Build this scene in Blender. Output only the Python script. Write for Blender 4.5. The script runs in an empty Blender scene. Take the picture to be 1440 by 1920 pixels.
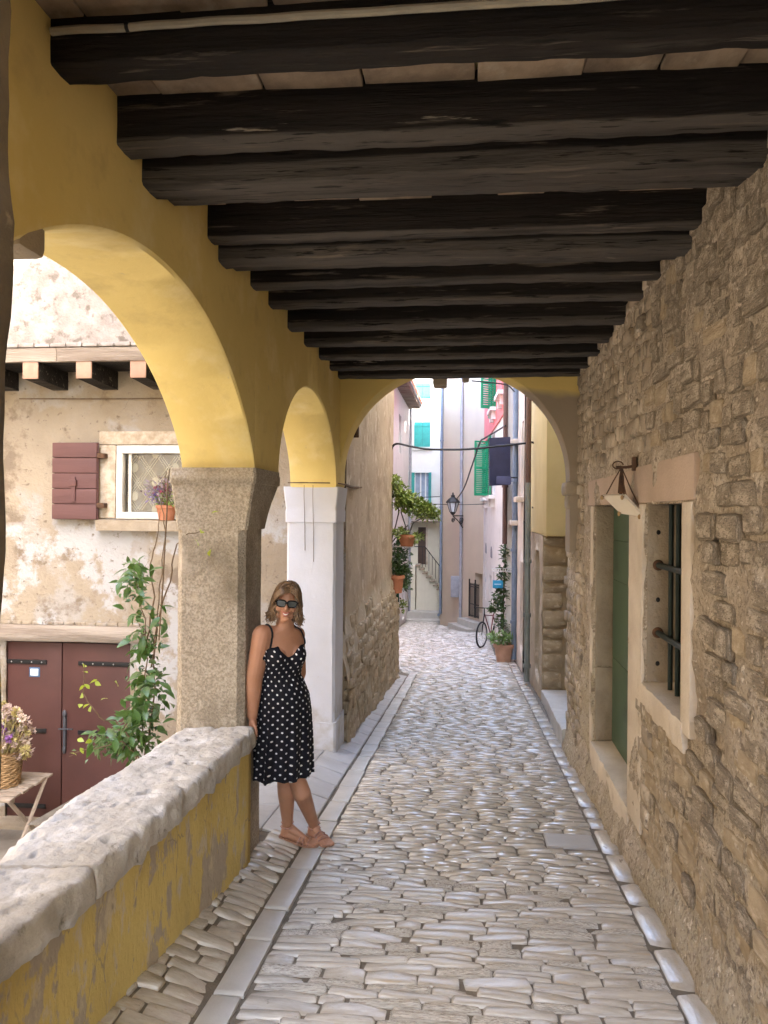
import bpy, bmesh, math, random
from mathutils import Vector, Matrix, noise, Euler
R = math.radians
random.seed(11)
scn = bpy.context.scene
col = scn.collection

# ------------------------------------------------------------------ camera, sky, sun, exposure
cam_d = bpy.data.cameras.new('camera'); cam = bpy.data.objects.new('camera', cam_d); col.objects.link(cam)
cam_d.sensor_fit = 'HORIZONTAL'; cam_d.sensor_width = 36; cam_d.lens = 36.05
cam_d.clip_start = .05; cam_d.clip_end = 1500
YAW, ROLL = R(6.2), R(0.45)
cam.rotation_euler = (Matrix.Rotation(YAW, 3, 'Z') @ Matrix.Rotation(R(90), 3, 'X') @ Matrix.Rotation(ROLL, 3, 'Z')).to_euler()
scn.camera = cam
SUN_TRAVEL = Vector((-.45, .45, -.77)).normalized()
w = bpy.data.worlds.new('World'); scn.world = w; w.use_nodes = True
nt = w.node_tree; nt.nodes.clear()
sky = nt.nodes.new('ShaderNodeTexSky'); sky.sky_type = 'NISHITA'; sky.sun_disc = False
sky.sun_elevation = math.asin(-SUN_TRAVEL.z)
sky.sun_rotation = math.atan2(-SUN_TRAVEL.x, -SUN_TRAVEL.y)
sky.air_density = 1.0; sky.dust_density = 3.0; sky.ozone_density = .6
bg = nt.nodes.new('ShaderNodeBackground'); bg.inputs[1].default_value = .15
wo = nt.nodes.new('ShaderNodeOutputWorld')
nt.links.new(sky.outputs[0], bg.inputs[0]); nt.links.new(bg.outputs[0], wo.inputs[0])
sd = bpy.data.lights.new('sun', 'SUN'); so = bpy.data.objects.new('sun', sd); col.objects.link(so)
sd.energy = 2.4; sd.angle = R(.6); sd.color = (1, .95, .86)
so.rotation_euler = SUN_TRAVEL.to_track_quat('-Z', 'Y').to_euler(); so.location = (0, 0, 30)
scn.view_settings.view_transform = 'Standard'; scn.view_settings.look = 'None'
scn.view_settings.exposure = 4.15; scn.view_settings.gamma = 1
scn.render.engine = 'CYCLES'
cy = scn.cycles
cy.use_denoising = True; cy.max_bounces = 10; cy.diffuse_bounces = 7; cy.glossy_bounces = 4; cy.transmission_bounces = 4
cy.sample_clamp_indirect = 8; cy.caustics_reflective = False; cy.caustics_refractive = False
try: cy.denoising_input_passes = 'RGB_ALBEDO_NORMAL'
except Exception: pass

# ------------------------------------------------------------------ helpers
def at(px, py, Y):
    """the point of the place seen at a spot of the 1440x1920 photo, at depth Y along the street"""
    a, b = px-720, 960-py
    a, b = a*math.cos(ROLL)-b*math.sin(ROLL), a*math.sin(ROLL)+b*math.cos(ROLL)
    u, v = a/1442., b/1442.
    d = Vector((u*math.cos(YAW)-math.sin(YAW), u*math.sin(YAW)+math.cos(YAW), v))
    return d*(Y/d.y)
def sm(a, b, x):
    t = max(0, min(1, (x-a)/(b-a))); return t*t*(3-2*t)
def nz(x, y=0, z=0, s=1.): return noise.noise(Vector((x*s, y*s, z*s)))
def fbm(x, y, z, s=1., o=4): return noise.fractal(Vector((x*s, y*s, z*s)), 1.0, 2.0, o)
X3, Y3, Z3 = Vector((1,0,0)), Vector((0,1,0)), Vector((0,0,1))

class MB:
    def __init__(s): s.v = []; s.f = []; s.uv = None
    def quad(s, a, b, c, d):
        i = len(s.v); s.v += [Vector(a), Vector(b), Vector(c), Vector(d)]; s.f.append((i, i+1, i+2, i+3)); return s
    def box(s, a, b, M=None):
        x0, y0, z0 = a; x1, y1, z1 = b; i = len(s.v)
        p = [Vector(q) for q in ((x0,y0,z0),(x1,y0,z0),(x1,y1,z0),(x0,y1,z0),(x0,y0,z1),(x1,y0,z1),(x1,y1,z1),(x0,y1,z1))]
        if M is not None: p = [M @ q for q in p]
        s.v += p
        s.f += [tuple(i+k for k in q) for q in ((0,3,2,1),(4,5,6,7),(0,1,5,4),(1,2,6,5),(2,3,7,6),(3,0,4,7))]; return s
    def bbox(s, a, b, bev=.01):
        """box with bevelled edges"""
        bm = bmesh.new(); c = (Vector(a)+Vector(b))/2; d = Vector(b)-Vector(a)
        bmesh.ops.create_cube(bm, size=1, matrix=Matrix.Translation(c) @ Matrix.Diagonal((abs(d.x), abs(d.y), abs(d.z), 1)))
        bmesh.ops.bevel(bm, geom=bm.edges[:], offset=min(bev, .45*min(abs(d.x), abs(d.y), abs(d.z))), segments=2, affect='EDGES', profile=.6)
        s.bm(bm); return s
    def bm(s, bm):
        i = len(s.v); bm.verts.ensure_lookup_table(); bm.verts.index_update()
        s.v += [v.co.copy() for v in bm.verts]; s.f += [tuple(i+v.index for v in f.verts) for f in bm.faces]; bm.free(); return s
    def rings(s, rs, closed=True, caps=True):
        i = len(s.v); n = len(rs[0])
        for r in rs: s.v += [Vector(p) for p in r]
        for k in range(len(rs)-1):
            for j in range(n if closed else n-1):
                a = i+k*n+j; b = i+k*n+(j+1) % n
                s.f.append((a, b, b+n, a+n))
        if caps and closed:
            s.f.append(tuple(i+j for j in reversed(range(n)))); s.f.append(tuple(i+(len(rs)-1)*n+j for j in range(n)))
        return s
    def tube(s, pts, r, n=8, caps=True):
        pts = [Vector(p) for p in pts]; m = len(pts)
        rr = r if isinstance(r, (list, tuple)) else [r]*m
        t = (pts[1]-pts[0]).normalized()
        up = Z3 if abs(t.z) < .9 else X3
        side = t.cross(up).normalized(); rs = []
        for k in range(m):
            t = (pts[min(k+1, m-1)]-pts[max(k-1, 0)]).normalized()
            side = (side - t*side.dot(t)); side = side.normalized() if side.length > 1e-6 else t.orthogonal().normalized()
            o = t.cross(side)
            rs.append([pts[k]+(side*math.cos(2*math.pi*j/n)+o*math.sin(2*math.pi*j/n))*rr[k] for j in range(n)])
        return s.rings(rs, True, caps)
    def lathe(s, prof, c=(0,0,0), n=16, caps=True):
        c = Vector(c)
        return s.rings([[c+Vector((r*math.cos(2*math.pi*j/n), r*math.sin(2*math.pi*j/n), z)) for j in range(n)] for r, z in prof], True, caps)
    def capsule(s, a, b, ra, rb, n=16, m=4):
        a, b = Vector(a), Vector(b); t = (b-a).normalized(); sd_ = t.orthogonal().normalized(); o = t.cross(sd_); rs = []
        def ring(c, r): return [c+(sd_*math.cos(2*math.pi*j/n)+o*math.sin(2*math.pi*j/n))*max(r, 1e-4) for j in range(n)]
        for k in range(m+1):
            an = -math.pi/2+k*math.pi/2/m; rs.append(ring(a+t*ra*math.sin(an), ra*math.cos(an)))
        for k in range(m+1):
            an = k*math.pi/2/m; rs.append(ring(b+t*rb*math.sin(an), rb*math.cos(an)))
        return s.rings(rs)
    def ell(s, c, r, M=None, n=20, m=14):
        c = Vector(c); rs = []
        for k in range(m+1):
            an = -math.pi/2+k*math.pi/m
            ring = []
            for j in range(n):
                p = Vector((r[0]*max(math.cos(an), 1e-3)*math.cos(2*math.pi*j/n), r[1]*max(math.cos(an), 1e-3)*math.sin(2*math.pi*j/n), r[2]*math.sin(an)))
                ring.append(c+(M @ p if M is not None else p))
            rs.append(ring)
        return s.rings(rs)
    def leaf(s, p, d, up, L, W, fold=.25):
        d = d.normalized(); sd_ = d.cross(up)
        sd_ = sd_.normalized() if sd_.length > 1e-4 else d.orthogonal().normalized(); nn = sd_.cross(d)
        i = len(s.v)
        s.v += [p, p+d*L*.45+sd_*W*.5+nn*W*fold, p+d*L*.5-nn*L*.02, p+d*L*.45-sd_*W*.5+nn*W*fold, p+d*L-nn*L*.12]
        s.f += [(i, i+1, i+2), (i, i+2, i+3), (i+1, i+4, i+2), (i+2, i+4, i+3)]
    def mesh(s, name, mat, smooth=False, fix=False):
        me = bpy.data.meshes.new(name); me.from_pydata([tuple(v) for v in s.v], [], s.f)
        if fix:
            bm = bmesh.new(); bm.from_mesh(me); bmesh.ops.recalc_face_normals(bm, faces=bm.faces[:]); bm.to_mesh(me); bm.free()
        if mat: me.materials.append(mat)
        if smooth:
            me.polygons.foreach_set('use_smooth', [True]*len(me.polygons))
            if smooth != 'all':
                try: me.set_sharp_from_angle(angle=R(42))
                except Exception: pass
        me.update(); return me
    def build(s, name, mat, parent=None, smooth=False, fix=True):
        return link(name, s.mesh(name, mat, smooth, fix), parent)

WL = {}
def link(name, me, parent=None, M=None):
    o = bpy.data.objects.new(name, me); col.objects.link(o)
    off = WL.get(parent.name, Vector((0,0,0))) if parent else Vector((0,0,0))
    if parent: o.parent = parent
    if M is None:
        o.location = -off; WL[o.name] = Vector((0,0,0))
    else:
        o.matrix_basis = Matrix.Translation(-off) @ M; WL[o.name] = None
    return o
def tag(o, label=None, cat=None, group=None, kind=None):
    if label: o['label'] = label
    if cat: o['category'] = cat
    if group: o['group'] = group
    if kind: o['kind'] = kind
    return o
def thing(name, loc, label, cat, group=None):
    o = bpy.data.objects.new(name, None); col.objects.link(o); o.location = loc; o.empty_display_size = .1
    WL[o.name] = Vector(loc); return tag(o, label, cat, group)
def struct(name, mb, mat, smooth=False):
    o = mb.build(name, mat, None, smooth); o['kind'] = 'structure'; return o
def bx(name, a, b, mat, parent, bev=.008):
    return MB().bbox(a, b, bev).build(name, mat, parent, 'a')
def face_matrix(n, p, sx=1, sy=1, sz=1, roll=0):
    """local z -> n (horizontal normal), local y -> up"""
    n = Vector(n).normalized(); ex = Z3.cross(n).normalized()
    m = Matrix((ex, Z3, n)).transposed().to_4x4()
    return Matrix.Translation(p) @ m @ Matrix.Rotation(roll, 4, 'Z') @ Matrix.Diagonal((sx, sy, sz, 1))

def wall(mb, O, eu, n, u0, u1, z0, z1, holes=(), step=.25, amp=0., ns=2., zstep=None, fn=None):
    """a wall sheet with openings and their reveals; O origin, eu along, n outward; holes (u0,u1,z0,z1,depth)"""
    O, eu, n = Vector(O), Vector(eu).normalized(), Vector(n).normalized()
    zstep = zstep or step
    def axis(a, b, st, extra):
        k = max(1, int(round((b-a)/st))); L = [a+(b-a)*i/k for i in range(k+1)]
        L = [x for x in L if all(abs(x-e) > st*.3 for e in extra) or x in (a, b)]
        return sorted(set(L+[e for e in extra if a < e < b]))
    us = axis(u0, u1, step, [h[0] for h in holes]+[h[1] for h in holes])
    zs = axis(z0, z1, zstep, [h[2] for h in holes]+[h[3] for h in holes])
    nu, nzs = len(us), len(zs); base = len(mb.v)
    for z in zs:
        for u in us:
            p = O+eu*u+Z3*z
            off = amp*fbm(p.x, p.y, p.z, ns) if amp else 0
            if fn: off += fn(u, z)
            mb.v.append(p+n*off)
    def hole(i, j):
        if not (0 <= i < nu-1 and 0 <= j < nzs-1): return None
        uc, zc = (us[i]+us[i+1])/2, (zs[j]+zs[j+1])/2
        for h in holes:
            if h[0] < uc < h[1] and h[2] < zc < h[3]: return h
        return None
    for j in range(nzs-1):
        for i in range(nu-1):
            a = base+j*nu+i; h = hole(i, j)
            if h is None: mb.f.append((a, a+1, a+nu+1, a+nu)); continue
            for di, dj, p, q in ((-1,0,a,a+nu),(1,0,a+1,a+nu+1),(0,-1,a,a+1),(0,1,a+nu,a+nu+1)):
                if hole(i+di, j+dj) is None:
                    k = len(mb.v); mb.v += [mb.v[p]-n*h[4], mb.v[q]-n*h[4]]; mb.f.append((p, q, k+1, k))
    return mb

# ------------------------------------------------------------------ materials
def ramp(nt, fac, p0, p1, c0=(0,0,0,1), c1=(1,1,1,1)):
    r = nt.nodes.new('ShaderNodeValToRGB'); r.color_ramp.elements[0].position = p0; r.color_ramp.elements[1].position = p1
    r.color_ramp.elements[0].color = c0; r.color_ramp.elements[1].color = c1
    nt.links.new(fac, r.inputs[0]); return r.outputs[0]
def c4(c): return (c[0], c[1], c[2], 1)
def mat(name, c1, c2=None, s=4., p=(.35,.65), rough=.8, patches=(), bump=.15, bs=40., stretch=(1,1,1), rnd=0., spec=.35, metal=0., bump2=0., bs2=8., rough2=None, vary=0., coat=0., island=False, dist=.02, detail=6., trans=0., crack=None):
    """procedural surface: two tones, patches (colour, scale, lo, hi[, axis mask]), per-object variation, two bumps"""
    m = bpy.data.materials.new(name); m.use_nodes = True; nt = m.node_tree; L = nt.links.new
    b = nt.nodes['Principled BSDF']; N = nt.nodes.new
    tc = N('ShaderNodeTexCoord'); vec = tc.outputs['Object']
    rv = None
    if rnd or vary:
        if island: rv = N('ShaderNodeNewGeometry').outputs['Random Per Island']
        else: rv = N('ShaderNodeObjectInfo').outputs['Random']
    if rnd:
        mm = N('ShaderNodeMath'); mm.operation = 'MULTIPLY'; mm.inputs[1].default_value = rnd; L(rv, mm.inputs[0])
        va = N('ShaderNodeVectorMath'); va.operation = 'ADD'; L(vec, va.inputs[0]); L(mm.outputs[0], va.inputs[1]); vec = va.outputs[0]
    if stretch != (1,1,1):
        mp = N('ShaderNodeMapping'); mp.inputs['Scale'].default_value = stretch; L(vec, mp.inputs[0]); vec = mp.outputs[0]
    def nse(sc, d=detail, ro=.6, v=None):
        t = N('ShaderNodeTexNoise'); t.inputs['Scale'].default_value = sc; t.inputs['Detail'].default_value = d; t.inputs['Roughness'].default_value = ro
        L(v or vec, t.inputs['Vector']); return t.outputs['Fac']
    b.inputs['Roughness'].default_value = rough; b.inputs['Metallic'].default_value = metal
    b.inputs['Specular IOR Level'].default_value = spec
    if coat: b.inputs['Coat Weight'].default_value = coat; b.inputs['Coat Roughness'].default_value = .15
    if c2 is None: c2 = tuple(x*.8 for x in c1)
    f = nse(s); cur = ramp(nt, f, p[0], p[1], c4(c1), c4(c2))
    for pt in patches:
        pc, psc, lo, hi = pt[:4]
        fac = ramp(nt, nse(psc, 8., .62), lo, hi)
        if len(pt) > 4:     # (axis, from, to): patch only where the coordinate runs from..to
            ax, v0, v1 = pt[4]
            sx = N('ShaderNodeSeparateXYZ'); L(tc.outputs['Object'], sx.inputs[0])
            ad = N('ShaderNodeMath'); ad.operation = 'MULTIPLY_ADD'; L(nse(psc*.6, 3.), ad.inputs[0]); ad.inputs[1].default_value = abs(v1-v0)*1.2; ad.inputs[2].default_value = -abs(v1-v0)*.6
            a2 = N('ShaderNodeMath'); a2.operation = 'ADD'; L(sx.outputs[ax], a2.inputs[0]); L(ad.outputs[0], a2.inputs[1])
            mr = N('ShaderNodeMapRange'); mr.inputs[1].default_value = v0; mr.inputs[2].default_value = v1; L(a2.outputs[0], mr.inputs[0])
            mu = N('ShaderNodeMath'); mu.operation = 'MULTIPLY'; L(fac, mu.inputs[0]); L(ramp(nt, mr.outputs[0], .40, .60), mu.inputs[1]); fac = mu.outputs[0]
        mx = N('ShaderNodeMixRGB'); L(fac, mx.inputs[0]); L(cur, mx.inputs[1]); mx.inputs[2].default_value = c4(pc); cur = mx.outputs[0]
    if crack:               # (scale, darkness colour, width, noise lo)
        vo = N('ShaderNodeTexVoronoi'); vo.feature = 'DISTANCE_TO_EDGE'; vo.inputs['Scale'].default_value = crack[0]
        wv = N('ShaderNodeVectorMath'); wv.operation = 'MULTIPLY_ADD'; tn = N('ShaderNodeTexNoise'); tn.inputs['Scale'].default_value = crack[0]*2.5; tn.inputs['Detail'].default_value = 5; L(vec, tn.inputs['Vector'])
        L(tn.outputs['Color'], wv.inputs[0]); wv.inputs[1].default_value = (.35/crack[0],)*3; L(vec, wv.inputs[2]); L(wv.outputs[0], vo.inputs['Vector'])
        m1 = ramp(nt, vo.outputs['Distance'], 0, crack[2], (1,1,1,1), (0,0,0,1)); m2 = ramp(nt, nse(crack[0]*.7, 3.), crack[3], crack[3]+.06)
        mu = N('ShaderNodeMath'); mu.operation = 'MULTIPLY'; L(m1, mu.inputs[0]); L(m2, mu.inputs[1])
        mx = N('ShaderNodeMixRGB'); L(mu.outputs[0], mx.inputs[0]); L(cur, mx.inputs[1]); mx.inputs[2].default_value = c4(crack[1]); cur = mx.outputs[0]
    if vary:
        hs = N('ShaderNodeHueSaturation'); L(cur, hs.inputs['Color'])
        mr = N('ShaderNodeMapRange'); L(rv, mr.inputs[0]); mr.inputs[3].default_value = 1-vary; mr.inputs[4].default_value = 1+vary; L(mr.outputs[0], hs.inputs['Value'])
        wn = N('ShaderNodeTexWhiteNoise'); wn.noise_dimensions = '1D'; L(rv, wn.inputs['W'])
        m2 = N('ShaderNodeMapRange'); L(wn.outputs['Value'], m2.inputs[0]); m2.inputs[3].default_value = .5; m2.inputs[4].default_value = 1.35; L(m2.outputs[0], hs.inputs['Saturation'])
    L(cur, b.inputs['Base Color'])
    if rough2 is not None:
        L(ramp(nt, nse(s*1.7), .35, .68, (rough,)*3+(1,), (rough2,)*3+(1,)), b.inputs['Roughness'])
    if bump or bump2:
        nrm = None
        for bb, bsc in ((bump2, bs2), (bump, bs)):
            if not bb: continue
            bn = N('ShaderNodeBump'); bn.inputs['Strength'].default_value = min(1, bb); bn.inputs['Distance'].default_value = dist*max(1, bb)
            L(nse(bsc, 8.), bn.inputs['Height'])
            if nrm: L(nrm, bn.inputs['Normal'])
            nrm = bn.outputs[0]
        L(nrm, b.inputs['Normal'])
    if trans:
        b.inputs['Transmission Weight'].default_value = trans
    return m
def plain(name, c, rough=.6, metal=0., **k): return mat(name, c, tuple(x*.78 for x in c), s=7, rough=rough, metal=metal, bump=.06, bs=60, **k)

M_ = {}
M_['yellow'] = mat('yellow_plaster', (.78,.625,.245), (.70,.55,.20), s=1.3, p=(.3,.7), rough=.85, crack=(.8, (.46,.36,.15), .0022, .57), bump=.12, bs=25, bump2=.1, bs2=3,
    patches=[((.62,.48,.19), 5, .55, .75), ((.80,.67,.33), 2.7, .53, .70), ((.52,.42,.25), 9, .66, .74)])
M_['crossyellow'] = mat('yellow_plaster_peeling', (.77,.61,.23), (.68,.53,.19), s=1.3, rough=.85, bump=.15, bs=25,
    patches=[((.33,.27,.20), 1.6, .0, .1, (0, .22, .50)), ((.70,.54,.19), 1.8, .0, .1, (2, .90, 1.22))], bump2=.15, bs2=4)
M_['ypatch'] = mat('yellow_parapet_plaster', (.62,.48,.17), (.54,.41,.14), s=2, rough=.85, bump=.3, bs=30, stretch=(1,1.9,.8), crack=(2.2, (.3,.25,.17), .01, .5),
    patches=[((.40,.335,.255), 2.6, .54, .565), ((.53,.45,.31), 6, .55, .62), ((.34,.28,.2), 12, .63, .68), ((.33,.26,.17), 2, .6, .9, (2, -1.5, -1.95))], bump2=.3, bs2=5)
M_['white'] = mat('whitewash', (.60,.61,.66), (.54,.55,.59), s=1.6, rough=.8, bump=.12, bs=30, bump2=.12, bs2=4,
    patches=[((.40,.36,.30), 3.1, .69, .72), ((.5,.45,.38), 9, .66, .74), ((.42,.39,.35), 4, .42, .6, (2, -1.55, -2.0))])
M_['coarse'] = mat('bush_hammered_stone', (.46,.40,.315), (.28,.235,.175), s=80, p=(.38,.62), rough=.9, bump=.9, bs=95,
    patches=[((.20,.165,.115), 2.6, .52, .72), ((.54,.46,.36), 3.3, .56, .72)], dist=.016, detail=3, crack=(1.2, (.14,.12,.09), .007, .58))
M_['coping'] = mat('weathered_limestone', (.50,.475,.435), (.36,.335,.295), s=4.5, p=(.35,.7), rough=.8, bump=.55, bs=45, bump2=.6, bs2=9,
    patches=[((.64,.63,.61), 7, .5, .72), ((.19,.17,.14), 13, .60, .70)], dist=.015)
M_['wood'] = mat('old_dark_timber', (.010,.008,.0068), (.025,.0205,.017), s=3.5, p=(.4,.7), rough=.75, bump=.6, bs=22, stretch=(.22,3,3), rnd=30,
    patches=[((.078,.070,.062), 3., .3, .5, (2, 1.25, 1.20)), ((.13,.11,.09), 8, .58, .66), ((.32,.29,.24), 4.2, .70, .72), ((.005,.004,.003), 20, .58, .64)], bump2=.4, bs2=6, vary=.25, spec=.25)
M_['tilec'] = mat('flat_ceiling_brick', (.38,.30,.22), (.18,.14,.105), s=1.8, rough=.9, bump=.3, bs=9, rnd=20, vary=.3,
    patches=[((.42,.36,.28), 2, .55, .70)])
M_['mortar'] = mat('lime_mortar', (.56,.47,.36), (.42,.345,.255), s=3.2, p=(.3,.7), rough=.95, bump=1., bs=42, bump2=1., bs2=12,
    patches=[((.66,.57,.455), 5, .53, .63), ((.72,.64,.52), 24, .60, .66), ((.33,.265,.195), 2.4, .55, .68), ((.50,.43,.31), 1.4, .4, .6, (2, -.7, -1.5)), ((.25,.2,.15), 17, .57, .64), ((.33,.27,.2), 48, .54, .60), ((.74,.66,.54), 36, .60, .65)], dist=.03)
M_['wstone'] = mat('brown_wall_stone', (.40,.33,.245), (.295,.24,.175), s=1.6, rough=.92, bump=.9, bs=11, bump2=.9, bs2=3.5, rnd=40, vary=.22,
    patches=[((.56,.475,.365), 1.9, .50, .58), ((.17,.14,.105), 4.5, .56, .66), ((.20,.165,.125), 13, .55, .62), ((.58,.50,.39), 9, .58, .64)], dist=.02)
M_['rubble'] = mat('rubble_stone', (.47,.38,.26), (.34,.265,.175), s=2, rough=.9, bump=.6, bs=10, bump2=.5, bs2=3.5, rnd=40, vary=.22,
    patches=[((.56,.47,.35), 2.2, .55, .66)])
M_['plasterL'] = mat('worn_ochre_plaster', (.47,.385,.285), (.41,.33,.24), s=1.8, rough=.9, bump=.35, bs=30, bump2=.3, bs2=6,
    patches=[((.34,.27,.19), 1.6, .53, .60), ((.40,.335,.24), 2.2, .3, .5, (2, -.7, -1.3)), ((.56,.48,.37), 5, .56, .64), ((.25,.2,.145), 11, .62, .68)])
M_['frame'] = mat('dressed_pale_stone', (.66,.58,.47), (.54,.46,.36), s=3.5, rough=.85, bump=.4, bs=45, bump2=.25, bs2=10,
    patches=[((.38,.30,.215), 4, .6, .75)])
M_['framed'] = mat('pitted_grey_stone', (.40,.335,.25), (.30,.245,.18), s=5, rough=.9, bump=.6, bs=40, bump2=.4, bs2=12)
M_['lintel'] = mat('pinkish_stone_lintel', (.52,.40,.31), (.44,.335,.25), s=3, rough=.85, bump=.35, bs=50)
M_['gdoor'] = mat('green_door_paint', (.058,.112,.066), (.07,.115,.07), s=2.2, rough=.45, bump=.1, bs=30,
    patches=[((.045,.075,.047), 3, .55, .7)])
M_['iron'] = plain('dark_green_iron', (.018,.03,.026), .5, .3)
M_['black'] = plain('black_iron', (.015,.015,.016), .5, .2)
M_['rust'] = mat('rusty_iron', (.12,.06,.03), (.05,.03,.02), s=20, rough=.85, bump=.3)
M_['dark'] = mat('dark_interior', (.01,.011,.012), (.014,.014,.013), rough=.6, bump=0)
M_['cobble'] = mat('polished_limestone_cobble', (.52,.48,.415), (.37,.335,.28), s=2.2, p=(.3,.7), rough=.07, rough2=.26, bump=.12, bs=12, rnd=50, vary=.24, spec=.9,
    patches=[((.27,.24,.2), 4.5, .62, .70), ((.50,.39,.26), 1.1, .62, .75)], bump2=.2, bs2=3, dist=.012)
M_['pitted'] = mat('pitted_limestone_cobble', (.58,.545,.48), (.33,.295,.245), s=7, p=(.48,.64), rough=.12, rough2=.4, bump=.7, bs=11, rnd=50, vary=.15, spec=.55, dist=.018)
M_['cobfar'] = mat('far_limestone_cobble', (.53,.495,.44), (.38,.35,.30), s=8, rough=.08, rough2=.28, bump=.14, bs=30, vary=.24, spec=.9, island=True, bump2=.2, bs2=8, dist=.012)
M_['joint'] = mat('sandy_joint', (.19,.165,.13), (.13,.11,.088), s=12, rough=.95, bump=.6, bs=90)
M_['slab'] = mat('smooth_limestone_slab', (.48,.465,.43), (.41,.395,.36), s=4, rough=.3, rough2=.5, bump=.15, bs=30, rnd=20, vary=.12, spec=.5, bump2=.15, bs2=6)
M_['paving'] = mat('worn_grey_paving', (.40,.395,.385), (.34,.33,.315), s=3, rough=.4, rough2=.6, bump=.25, bs=25, patches=[((.3,.2,.12), 1.7, .75, .8)], rnd=20, vary=.1)
M_['maroon'] = mat('maroon_door_paint', (.082,.033,.028), (.066,.027,.023), s=2.5, rough=.5, bump=.06, bs=30, rnd=9)
M_['shutter'] = mat('faded_maroon_paint', (.125,.058,.054), (.10,.046,.043), s=3, rough=.6, bump=.15, bs=30, stretch=(.3,1,3), rnd=9, vary=.08)
M_['facade'] = mat('peeling_facade_plaster', (.33,.275,.205), (.275,.225,.165), s=2.2, crack=(1.6, (.16,.13,.10), .005, .56), rough=.95, bump=.45, bs=28, bump2=.45, bs2=7,
    patches=[((.34,.31,.275), 1.5, .53, .60), ((.19,.148,.108), 2.6, .55, .64), ((.39,.38,.37), 2.1, .52, .57, (2, .35, -.55)), ((.17,.135,.10), 14, .60, .68)], dist=.02)
M_['upper'] = mat('pale_upper_plaster', (.36,.33,.31), (.25,.22,.20), s=6, rough=.95, bump=.7, bs=22, bump2=.5, bs2=6, patches=[((.17,.145,.125), 9, .54, .64)])
M_['greywood'] = mat('weathered_grey_timber', (.34,.29,.24), (.17,.13,.10), s=3, rough=.9, bump=.7, bs=22, stretch=(.25,3,3), rnd=9)
M_['rafterend'] = mat('pinkish_cut_timber', (.40,.25,.18), (.33,.2,.145), s=8, rough=.9, bump=.2)
M_['paintw'] = plain('white_window_paint', (.78,.76,.70), .5)
M_['terra'] = mat('terracotta', (.48,.20,.11), (.38,.15,.08), s=8, rough=.8, bump=.2, rnd=5)
M_['leaf'] = mat('glossy_green_leaf', (.085,.16,.045), (.045,.095,.028), s=6, rough=.35, bump=0, vary=.35, island=True, spec=.6)
M_['leafy'] = mat('young_yellow_green_leaf', (.28,.36,.05), (.2,.3,.04), s=6, rough=.4, bump=0, vary=.2, island=True)
M_['leafl'] = mat('variegated_leaf', (.30,.37,.09), (.14,.21,.045), s=9, rough=.45, bump=0, vary=.4, island=True)
M_['stem'] = mat('woody_stem', (.17,.115,.07), (.11,.075,.045), s=20, rough=.9, bump=.2)
M_['wicker'] = mat('woven_wicker', (.36,.23,.11), (.2,.12,.055), s=25, rough=.8, bump=.3)
M_['slatw'] = mat('grey_brown_slat', (.33,.27,.21), (.24,.19,.145), s=4, rough=.8, bump=.2, bs=30, stretch=(.3,3,3), rnd=5)
# ------------------------------------------------------------------ ground and street
def fz(x, y):
    z = -1.62-.088*y
    if x < -.93:
        r = .075+.02*sm(4.3, 6.8, y); r *= 1-.5*sm(7.4, 11, y)
        z += r*sm(-.93, -1.3, x)
    return z
g = MB(); g.quad((-500,-500,-7.5), (500,-500,-7.5), (500,700,-7.5), (-500,700,-7.5))
struct('ground', g, plain('distant_ground', (.2,.18,.14), .9))
street = MB(); xs = [-2.7,-2.3,-1.9,-1.58,-1.4,-1.3,-1.2,-1.1,-1.02,-.94,-.8,-.3,.2,.7,.95,1.3,2.2]
ys = [-4+.5*i for i in range(81)]
nx = len(xs)
for y in ys:
    for x in xs: street.v.append(Vector((x, y, fz(x, y)-.014+.004*nz(x, y, 0, 6))))
for j in range(len(ys)-1):
    for i in range(nx-1):
        if xs[i+1] <= -1.57 and not (4.2 <= ys[j] and ys[j+1] <= 7.6) and ys[j] < 12.5: continue
        a = j*nx+i; street.f.append((a, a+1, a+nx+1, a+nx))
street = street.build('street', M_['joint'], None, True); street['kind'] = 'structure'
def cobble_mesh(k, flat=False, nu=5, nv=4):
    rng = random.Random(k); mb = MB(); rs = []
    P = 8 if flat else rng.choice((3.2, 4.5, 6))
    e = .94 if flat else .91
    sk = [rng.uniform(-.06, .06) for _ in range(4)]
    us = [-1, -e, 0, e, 1] if nu == 5 else [-1+2*i/(nu-1) for i in range(nu)]
    vs = [-1, -e*.88, e*.88, 1]
    pts = []
    for v in vs:
        row = []
        for u in us:
            h = max(0, 1-abs(u)**(P*2.4))*max(0, 1-abs(v)**P)
            ux = u*(.5-.04*abs(v)**3)+sk[0]*v*.3+.015*nz(u+k, v, 7, 1.3); vy = v*(.5-.035*abs(u)**4)+sk[1]*u*.3+.03*nz(u, v+k, 3, 1.1)
            row.append(Vector((ux, vy, (h**.5)*1.0-.5+(.1 if flat else .42)*nz(u+k, v+k*2, 1, 1.2))))
        pts.append(row)
    base = 0
    for row in pts: mb.v += row
    n = len(us)
    for j in range(3):
        for i in range(n-1): a = j*n+i; mb.f.append((a, a+1, a+n+1, a+n))
    rim = [i for i in range(n)]+[j*n+n-1 for j in range(1, 4)]+[3*n+i for i in range(n-2, -1, -1)]+[j*n for j in range(2, 0, -1)]
    b0 = len(mb.v)
    for r in rim: q = mb.v[r].copy(); q.z = -1.6; mb.v.append(q)
    for q in range(len(rim)): q2 = (q+1) % len(rim); mb.f.append((rim[q2], rim[q], b0+q, b0+q2))
    return mb
CM = [cobble_mesh(k) for k in range(12)]+[cobble_mesh(k+50, True) for k in range(4)]
CME = [m.mesh('cobble', M_['cobble'], 'all') for m in CM]
CMP = [m.mesh('cobble', M_['pitted'], 'all') for m in CM[:6]]
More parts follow.
